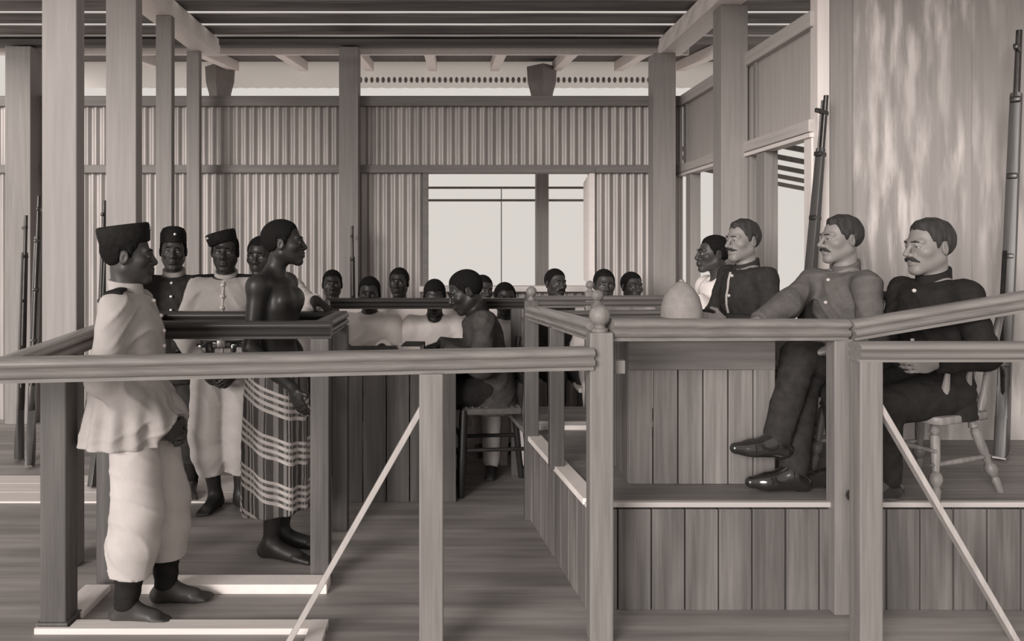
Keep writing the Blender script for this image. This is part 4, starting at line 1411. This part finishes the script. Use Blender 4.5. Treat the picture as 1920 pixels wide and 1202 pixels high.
# ------------------------------------------------------------------ the people
# front guard, seen from his right side
J1 = standing(pel=(0, .01, .92), waist=(0, .020, 1.06), chest=(0, .020, 1.24), neck=(0, .038, 1.415), head=(0, .028, 1.567),
              shR=(-.160, .035, 1.355), elR=(-.215, .065, 1.06), wrR=(-.09, -.155, .835),
              shL=(.160, .035, 1.355), elL=(.22, .04, 1.06), wrL=(.075, -.165, .83),
              hpR=(-.08, -.01, .90), knR=(-.10, -.04, .48), anR=(-.10, .01, .075), toR=(-.13, -.175, .022),
              hpL=(.08, -.03, .90), knL=(.09, -.105, .48), anL=(.09, -.11, .075), toL=(.08, -.30, .022), floor=(0, 0, 0))
person('guard in pale tunic and knee breeches standing nearest at left, hands clasped', (-1.40, 3.52, 0), 96, J1, head=(13, 1, 0), skin='skin_mid', hs=1.0,
       cap=dict(shape='pillbox', tilt=(-9, 0), off=(0, .014, .052), rad=(.084, .107), badge=(0, -.109, .055)),
       handR=dict(dir=(.75, -.45, -.75), pn=(.6, .6, 0.2), curl=.55), handL=dict(dir=(-.75, -.55, -.8), pn=(-.3, .8, .2), curl=.5),
       clothes=[dict(kind='tunic', mat='cloth_pale', hem=(.755, .218, .205, .020), waist_in=.0, deep=.012, inf=.014, loose=.016, pleat=.010, collar_h=.042, buttons=6, epaulettes=True, sleeve=.99),
                dict(kind='breeches', mat='cloth_white', end=.62, r=(.100, .108, .092), top=.775),
                dict(kind='leggings', mat='cloth_black')], h=.0075, b=1.0)
# guard in the dark tunic
J2 = standing(head=(0, -.02, 1.575), elR=(-.25, .02, 1.08), elL=(.25, .0, 1.08), wrL=(.12, -.17, .95), wrR=(-.12, -.17, .95), floor=(0, 0, 0))
person('guard in dark tunic and tall dark cap standing behind the front guard', (-1.80, 5.15, 0), 12, J2, head=(4, 3, 0), skin='skin_mid',
       cap=dict(shape='glengarry', tilt=(-6, 0), off=(0, .012, .052), rad=(.082, .108), ht=1.25, badge=(.015, -.104, .05)), h=.010, hh=.005, hb=.007,
       clothes=[dict(kind='tunic', mat='cloth_dark', hem=(.74, .20, .16, 0), buttons=5, collar_h=.04, collar_mat='cloth_pale'),
                dict(kind='breeches', mat='cloth_dark', end=.6, top=.78), dict(kind='leggings', mat='cloth_black')])

# guard in the white tunic, facing the camera
J3 = standing(pel=(0, 0, .90), head=(0, -.02, 1.572), elR=(-.26, .01, 1.09), wrR=(-.10, -.19, .90), elL=(.215, .0, 1.09), wrL=(.09, -.19, .88),
              knR=(-.11, -.03, .48), anR=(-.06, .0, .075), toR=(-.11, -.16, .022), knL=(.10, -.02, .48), anL=(.09, .0, .075), toL=(.17, -.15, .022), floor=(0, 0, 0))
person('guard in white tunic with dark shoulder straps facing the viewer behind the dock', (-1.40, 4.92, 0), 6, J3, head=(2, 3, 0), skin='skin_dark',
       cap=dict(shape='pillbox', tilt=(-4, -16), off=(-.012, .012, .052), rad=(.088, .108), ht=.85, badge=(-.07, -.085, .05)),
       handR=dict(dir=(.5, -.35, -.75), pn=(.6, .6, 0), curl=.5), handL=dict(dir=(-.5, -.35, -.75), pn=(-.6, .6, 0), curl=.5), h=.009, hh=.0048, hb=.006,
       clothes=[dict(kind='tunic', mat='cloth_pale', hem=(.80, .19, .145, 0), buttons=6, button_r=.014, epaulettes=True, collar_h=.035, placket='cloth_white', loose=.016),
                dict(kind='breeches', mat='cloth_white', end=.60, r=(.115, .108, .088), top=.84),
                dict(kind='belt', mat='leather', r=(.185, .150), dz=-.04, pouches=(-.10, .10))])

# man in white leaning on the dock rail behind the prisoner
J4 = standing(head=(-.155, -.06, 1.545), neck=(-.12, -.01, 1.40), chest=(-.07, 0, 1.24), waist=(-.02, 0, 1.06), shL=(.05, -.03, 1.335), elL=(.20, -.27, 1.25), wrL=(.255, -.43, 1.295),
              shR=(-.27, .03, 1.345), elR=(-.29, .06, 1.06), wrR=(-.22, .0, .84), floor=(0, 0, 0))
person('man in white shirt behind the prisoner resting his hand on the dock rail', (-1.05, 5.06, 0), 0, J4, head=(-6, 5, 0), skin='skin_dark', h=.010, hh=.0055, hb=.006,
       handL=dict(dir=(.55, -.45, -.25), pn=(.1, -.2, -1), curl=.35),
       clothes=[dict(kind='shirt', mat='cloth_white', hem=(.70, .19, .15, 0), collar=False, open_neck=.05, sleeve=.72),
                dict(kind='breeches', mat='cloth_white', end=.6, top=.74)])

# the prisoner
J5 = standing(1.035, pel=(0, .02, .95), waist=(0, .035, 1.09), chest=(0, .02, 1.28), neck=(0, .045, 1.475), head=(.0, -.015, 1.625),
              shR=(-.175, .055, 1.405), elR=(-.215, .075, 1.10), wrR=(-.17, -.13, .90), shL=(.175, .035, 1.405), elL=(.225, .05, 1.11), wrL=(.19, -.09, .88),
              anR=(-.07, .03, .075), toR=(-.11, -.20, .022), anL=(.08, .03, .075), toL=(.10, -.20, .022), floor=(0, 0, 0))
person('bare-chested prisoner in a checked loincloth standing in the dock', (-.905, 4.20, 0), 80, J5, head=(20, -2, 0), skin='skin_dark', bare_chest=True, b=.96, h=.0075, hh=.0042, hb=.0048, neck_r=.052,
       handR=dict(dir=(.1, -.35, -.95), pn=(.8, -.3, 0), curl=.25), handL=dict(dir=(-.1, -.3, -.95), pn=(-.8, -.2, 0), curl=.25),
       clothes=[dict(kind='skirt', mat='plaid', top=1.0, bottom=.225, ctop=(0, .025, 1.0), cbot=(0, .03, .235), rt=(.192, .150), rb=(.195, .170), cutn=(0, -.05, -1))])

# clerks at the table, with white shirts
def clerk(label, loc, yaw, J, head, **kw):
    kw.setdefault('clothes', [dict(kind='shirt', mat='cloth_bright', collar=False, sleeve=.9, loose=.02, inf=.022), dict(kind='trousers', mat='cloth_white')])
    kw.setdefault('skin', 'skin_dark')
    kw.setdefault('handR', dict(dir=(.45, -1, -.12), pn=(0, 0, -1), curl=.2)); kw.setdefault('handL', dict(dir=(-.45, -1, -.12), pn=(0, 0, -1), curl=.2))
    return person(label, loc, yaw, J, head=head, h=kw.pop('h', .011), hh=kw.pop('hh', .0055), hb=kw.pop('hb', .007), **kw)
fr_arm = lambda z, dx=0: dict(elR=(-.215, -.06, z + .27), wrR=(-.12 + dx, -.33, z + .40), elL=(.215, -.06, z + .27), wrL=(.12 + dx, -.33, z + .40))
clerk('clerk in white shirt seated behind the ledger, facing the viewer', (at(692, 0, 5.9).x, 5.92, 0), 0, seated(.50, floor=(0, 0, 0), **{k: v for k, v in fr_arm(.50).items()}), (0, 8, 0))
clerk('clerk in white shirt with head bent over his writing', (at(815, 0, 5.9).x, 5.92, 0), 0, seated(.48, floor=(0, 0, 0), head=(0, -.06, 1.235), **{k: v for k, v in fr_arm(.48).items()}), (0, 22, 0),
      clothes=[dict(kind='shirt', mat='cloth_bright', collar=False, open_neck=.045, sleeve=.9, loose=.02, inf=.022), dict(kind='trousers', mat='cloth_white')])

# clerk in the dark coat, seated side-on and bending
z = .57
J6 = seated(z, floor=(0, 0, 0), waist=(0, .02, z + .25), chest=(0, -.015, z + .43), neck=(0, -.06, z + .605), head=(0, -.135, z + .735),
            shR=(-.18, -.03, z + .55), shL=(.18, -.03, z + .55), elR=(-.23, -.06, z + .30), wrR=(-.16, -.30, z + .36), elL=(.235, -.05, z + .27), wrL=(.15, -.28, z + .36),
            hpR=(-.08, .01, z + .085), hpL=(.08, .01, z + .085), knR=(-.08, -.40, z + .05), knL=(.08, -.40, z + .05), anR=(-.08, -.36, .075), anL=(.08, -.36, .075), toR=(-.09, -.52, .02), toL=(.09, -.52, .02))
person('clerk in dark coat seated side-on and bending his head to the left', (.215, 5.33, 0), -86, J6, head=(0, 24, 0), hs=1.13, skin='skin_dark', h=.009, hh=.005, hb=.006, b=1.05,
       handR=dict(dir=(.3, -1, -.15), pn=(0, 0, -1), curl=.25), handL=dict(dir=(-.3, -1, -.15), pn=(0, 0, -1), curl=.25),
       clothes=[dict(kind='tunic', mat='cloth_coat', hem=(z - .06, .20, .19, .03), collar_h=.03, collar_mat='cloth_black', loose=.018, inf=.018), dict(kind='trousers', mat='cloth_black')])

# onlookers on the bench at the back wall
def onlooker(label, px, top_py, d, yaw, head, shirt='cloth_white', moustache=False, skin='skin_dark', hs=1.0, hair='hair_black'):
    zt = EYE - (top_py - HOR) * d / F_PX
    seat = zt - .875
    J = seated(.53, floor=(0, 0, 0))
    dz = seat - .53
    for k, v in (('shR', -.15), ('shL', .15), ('elR', -.18), ('elL', .18), ('wrR', -.12), ('wrL', .12)): J[k][0] = v
    for k in ('waist', 'chest', 'neck', 'head', 'shR', 'shL', 'elR', 'elL'):
        J[k] = J[k] + V(0, 0, dz * (1 if k != 'waist' else .5))
    return person(label, (at(px, 0, d).x, d + .0, 0), yaw, J, head=head, hs=hs, skin=skin, moustache=moustache, hair=hair, h=.013, hh=.006, hb=.012, group='onlookers on the back bench',
                  clothes=[dict(kind='shirt', mat=shirt, collar=False, sleeve=.9, loose=.018, inf=.02), dict(kind='trousers', mat=shirt)])
onlooker('onlooker farthest left on the back bench, just right of the prisoner', 623, 507, 6.62, 8, (0, 0, 0), 'cloth_pale')
onlooker('onlooker between the two white-shirted clerks, head against the iron wall', 748, 503, 6.62, -6, (-4, 0, 0), 'cloth_pale')
onlooker('onlooker half hidden behind the bending clerk', 905, 517, 6.62, 12, (10, 5, 4), skin='skin_mid')
onlooker('onlooker in white just right of the bending clerk, chin behind the rail', 947, 531, 6.0, 0, (8, 4, 0))
onlooker('onlooker with moustache in dark coat before the right side of the window', 1042, 505, 6.62, 10, (14, 0, 0), 'cloth_dark', moustache='droop', skin='skin_mid')
onlooker('onlooker left of the pair at the right of the window', 1133, 506, 6.2, -5, (6, 2, 0), skin='skin_mid')
onlooker('onlooker farthest right on the back bench', 1185, 511, 6.62, 8, (10, 0, 0), skin='skin_mid')

# man in white on the dais, seen side-on
z = .80
J7 = seated(z, floor=(0, 0, DZ), shR=(-.18, .03, z + .53), shL=(.18, .03, z + .53), **to_local(dict(elL=(1.63, 5.07, 1.10), wrL=(1.545, 5.13, 1.27)), (1.735, 5.26), -78), anR=(-.12, -.38, DZ + .075), anL=(.12, -.38, DZ + .075), toR=(-.13, -.5, DZ + .02), toL=(.13, -.5, DZ + .02),
            head=(0, -.03, z + .755))
person('dark-skinned man in white shirt seated sideways in front of the right-hand opening', (1.735, 5.26, 0), -78, J7, head=(-12, 0, 0), skin='skin_mid', h=.010, hh=.005, hb=.006, handL=dict(dir=(-.2, -.5, .8), pn=(-.6, -.5, -.3), curl=.7),
       clothes=[dict(kind='shirt', mat='cloth_bright', collar=False, open_neck=.035, loose=.02, inf=.024), dict(kind='trousers', mat='cloth_white')])

# officer in dark jacket with pale edging
z = .885
J8 = seated(z, floor=(0, 0, DZ), elL=(.26, .0, z + .27), wrL=(.14, -.22, z + .30), elR=(-.25, -.02, z + .27), wrR=(-.12, -.24, z + .30), anR=(-.12, -.36, DZ + .075), anL=(.12, -.36, DZ + .075), toR=(-.13, -.48, DZ + .02), toL=(.13, -.48, DZ + .02))
person('officer with moustache in dark jacket edged with pale piping behind the desk', (1.70, 4.70, 0), -72, J8, head=(4, 2, 0), skin='skin_pale', hair='hair_brown', hair_style='short', moustache=True, h=.010, hh=.0045, hb=.006, b=1.05,
       clothes=[dict(kind='tunic', mat='cloth_dark', hem=(z - .05, .20, .15, 0), buttons=4, button_off=.02, placket='cloth_white', collar_mat='cloth_dark', collar_h=.03), dict(kind='trousers', mat='trousers'), dict(kind='shoes', mat='leather')])

# officer with crossed legs
z = .885
L9, Y9 = (2.01, 4.15, 0), -76
J9 = seated(z, floor=(0, 0, 0), pel=(0, .02, z + .10), head=(0, .0, z + .76), **to_local(dict(
    shR=(1.915, 4.27, z + .54), elR=(1.72, 4.13, z + .42), wrR=(1.545, 4.04, z + .345),
    shL=(2.045, 3.955, z + .535), elL=(2.02, 3.86, z + .26), wrL=(1.80, 3.80, z + .235),
    hpR=(1.99, 4.20, z + .09), knR=(1.71, 3.93, z + .05), anR=(1.57, 3.70, DZ + .075), toR=(1.375, 3.70, DZ + .03),
    hpL=(2.02, 4.03, z + .10), knL=(1.66, 3.84, z + .195), anL=(1.50, 3.72, z - .185), toL=(1.30, 3.70, z - .19)), L9, Y9))
person('officer in khaki tunic with moustache seated with legs crossed', L9, Y9, J9, head=(-8, 2, 0), skin='skin_pale', hair='hair_brown', hair_style='short', moustache='droop', h=.008, hh=.0042, hb=.005, b=1.05,
       handR=dict(dir=(-.1, -1, -.12), pn=(0, 0, -1), curl=.15, side=-1), handL=dict(dir=(-.4, -.8, -.25), pn=(0, -.2, -1), curl=.3),
       clothes=[dict(kind='tunic', mat='cloth_grey', hem=(z - .02, .20, .165, .01), buttons=4, collar_h=.035, loose=.014),
                dict(kind='trousers', mat='trousers'), dict(kind='shoes', mat='leather', soleL=(0, -.06, -.998))])

# officer at the right edge
z = .852
J10 = seated(z, floor=(0, 0, 0), elL=(.27, .0, z + .28), elR=(-.19, -.02, z + .28), wrL=(.20, -.20, z + .25), wrR=(-.13, -.22, z + .16),
             knR=(-.13, -.40, z + .05), knL=(.10, -.40, z + .05), anR=(-.13, -.38, DZ + .085), anL=(.10, -.38, DZ + .085), toR=(-.14, -.54, DZ + .03), toL=(.10, -.54, DZ + .03))
person('officer with drooping moustache in black tunic seated at the right edge', (2.235, 3.76, 0), -70, J10, head=(-10, 3, 0), hs=1.06, skin='skin_pale', hair='hair_brown', hair_style='short', moustache='droop', h=.008, hh=.0042, hb=.006, b=1.04,
       clothes=[dict(kind='tunic', mat='cloth_black', hem=(z - .03, .20, .16, 0), buttons=4, collar_h=.04), dict(kind='trousers', mat='cloth_black'), dict(kind='shoes', mat='leather')])
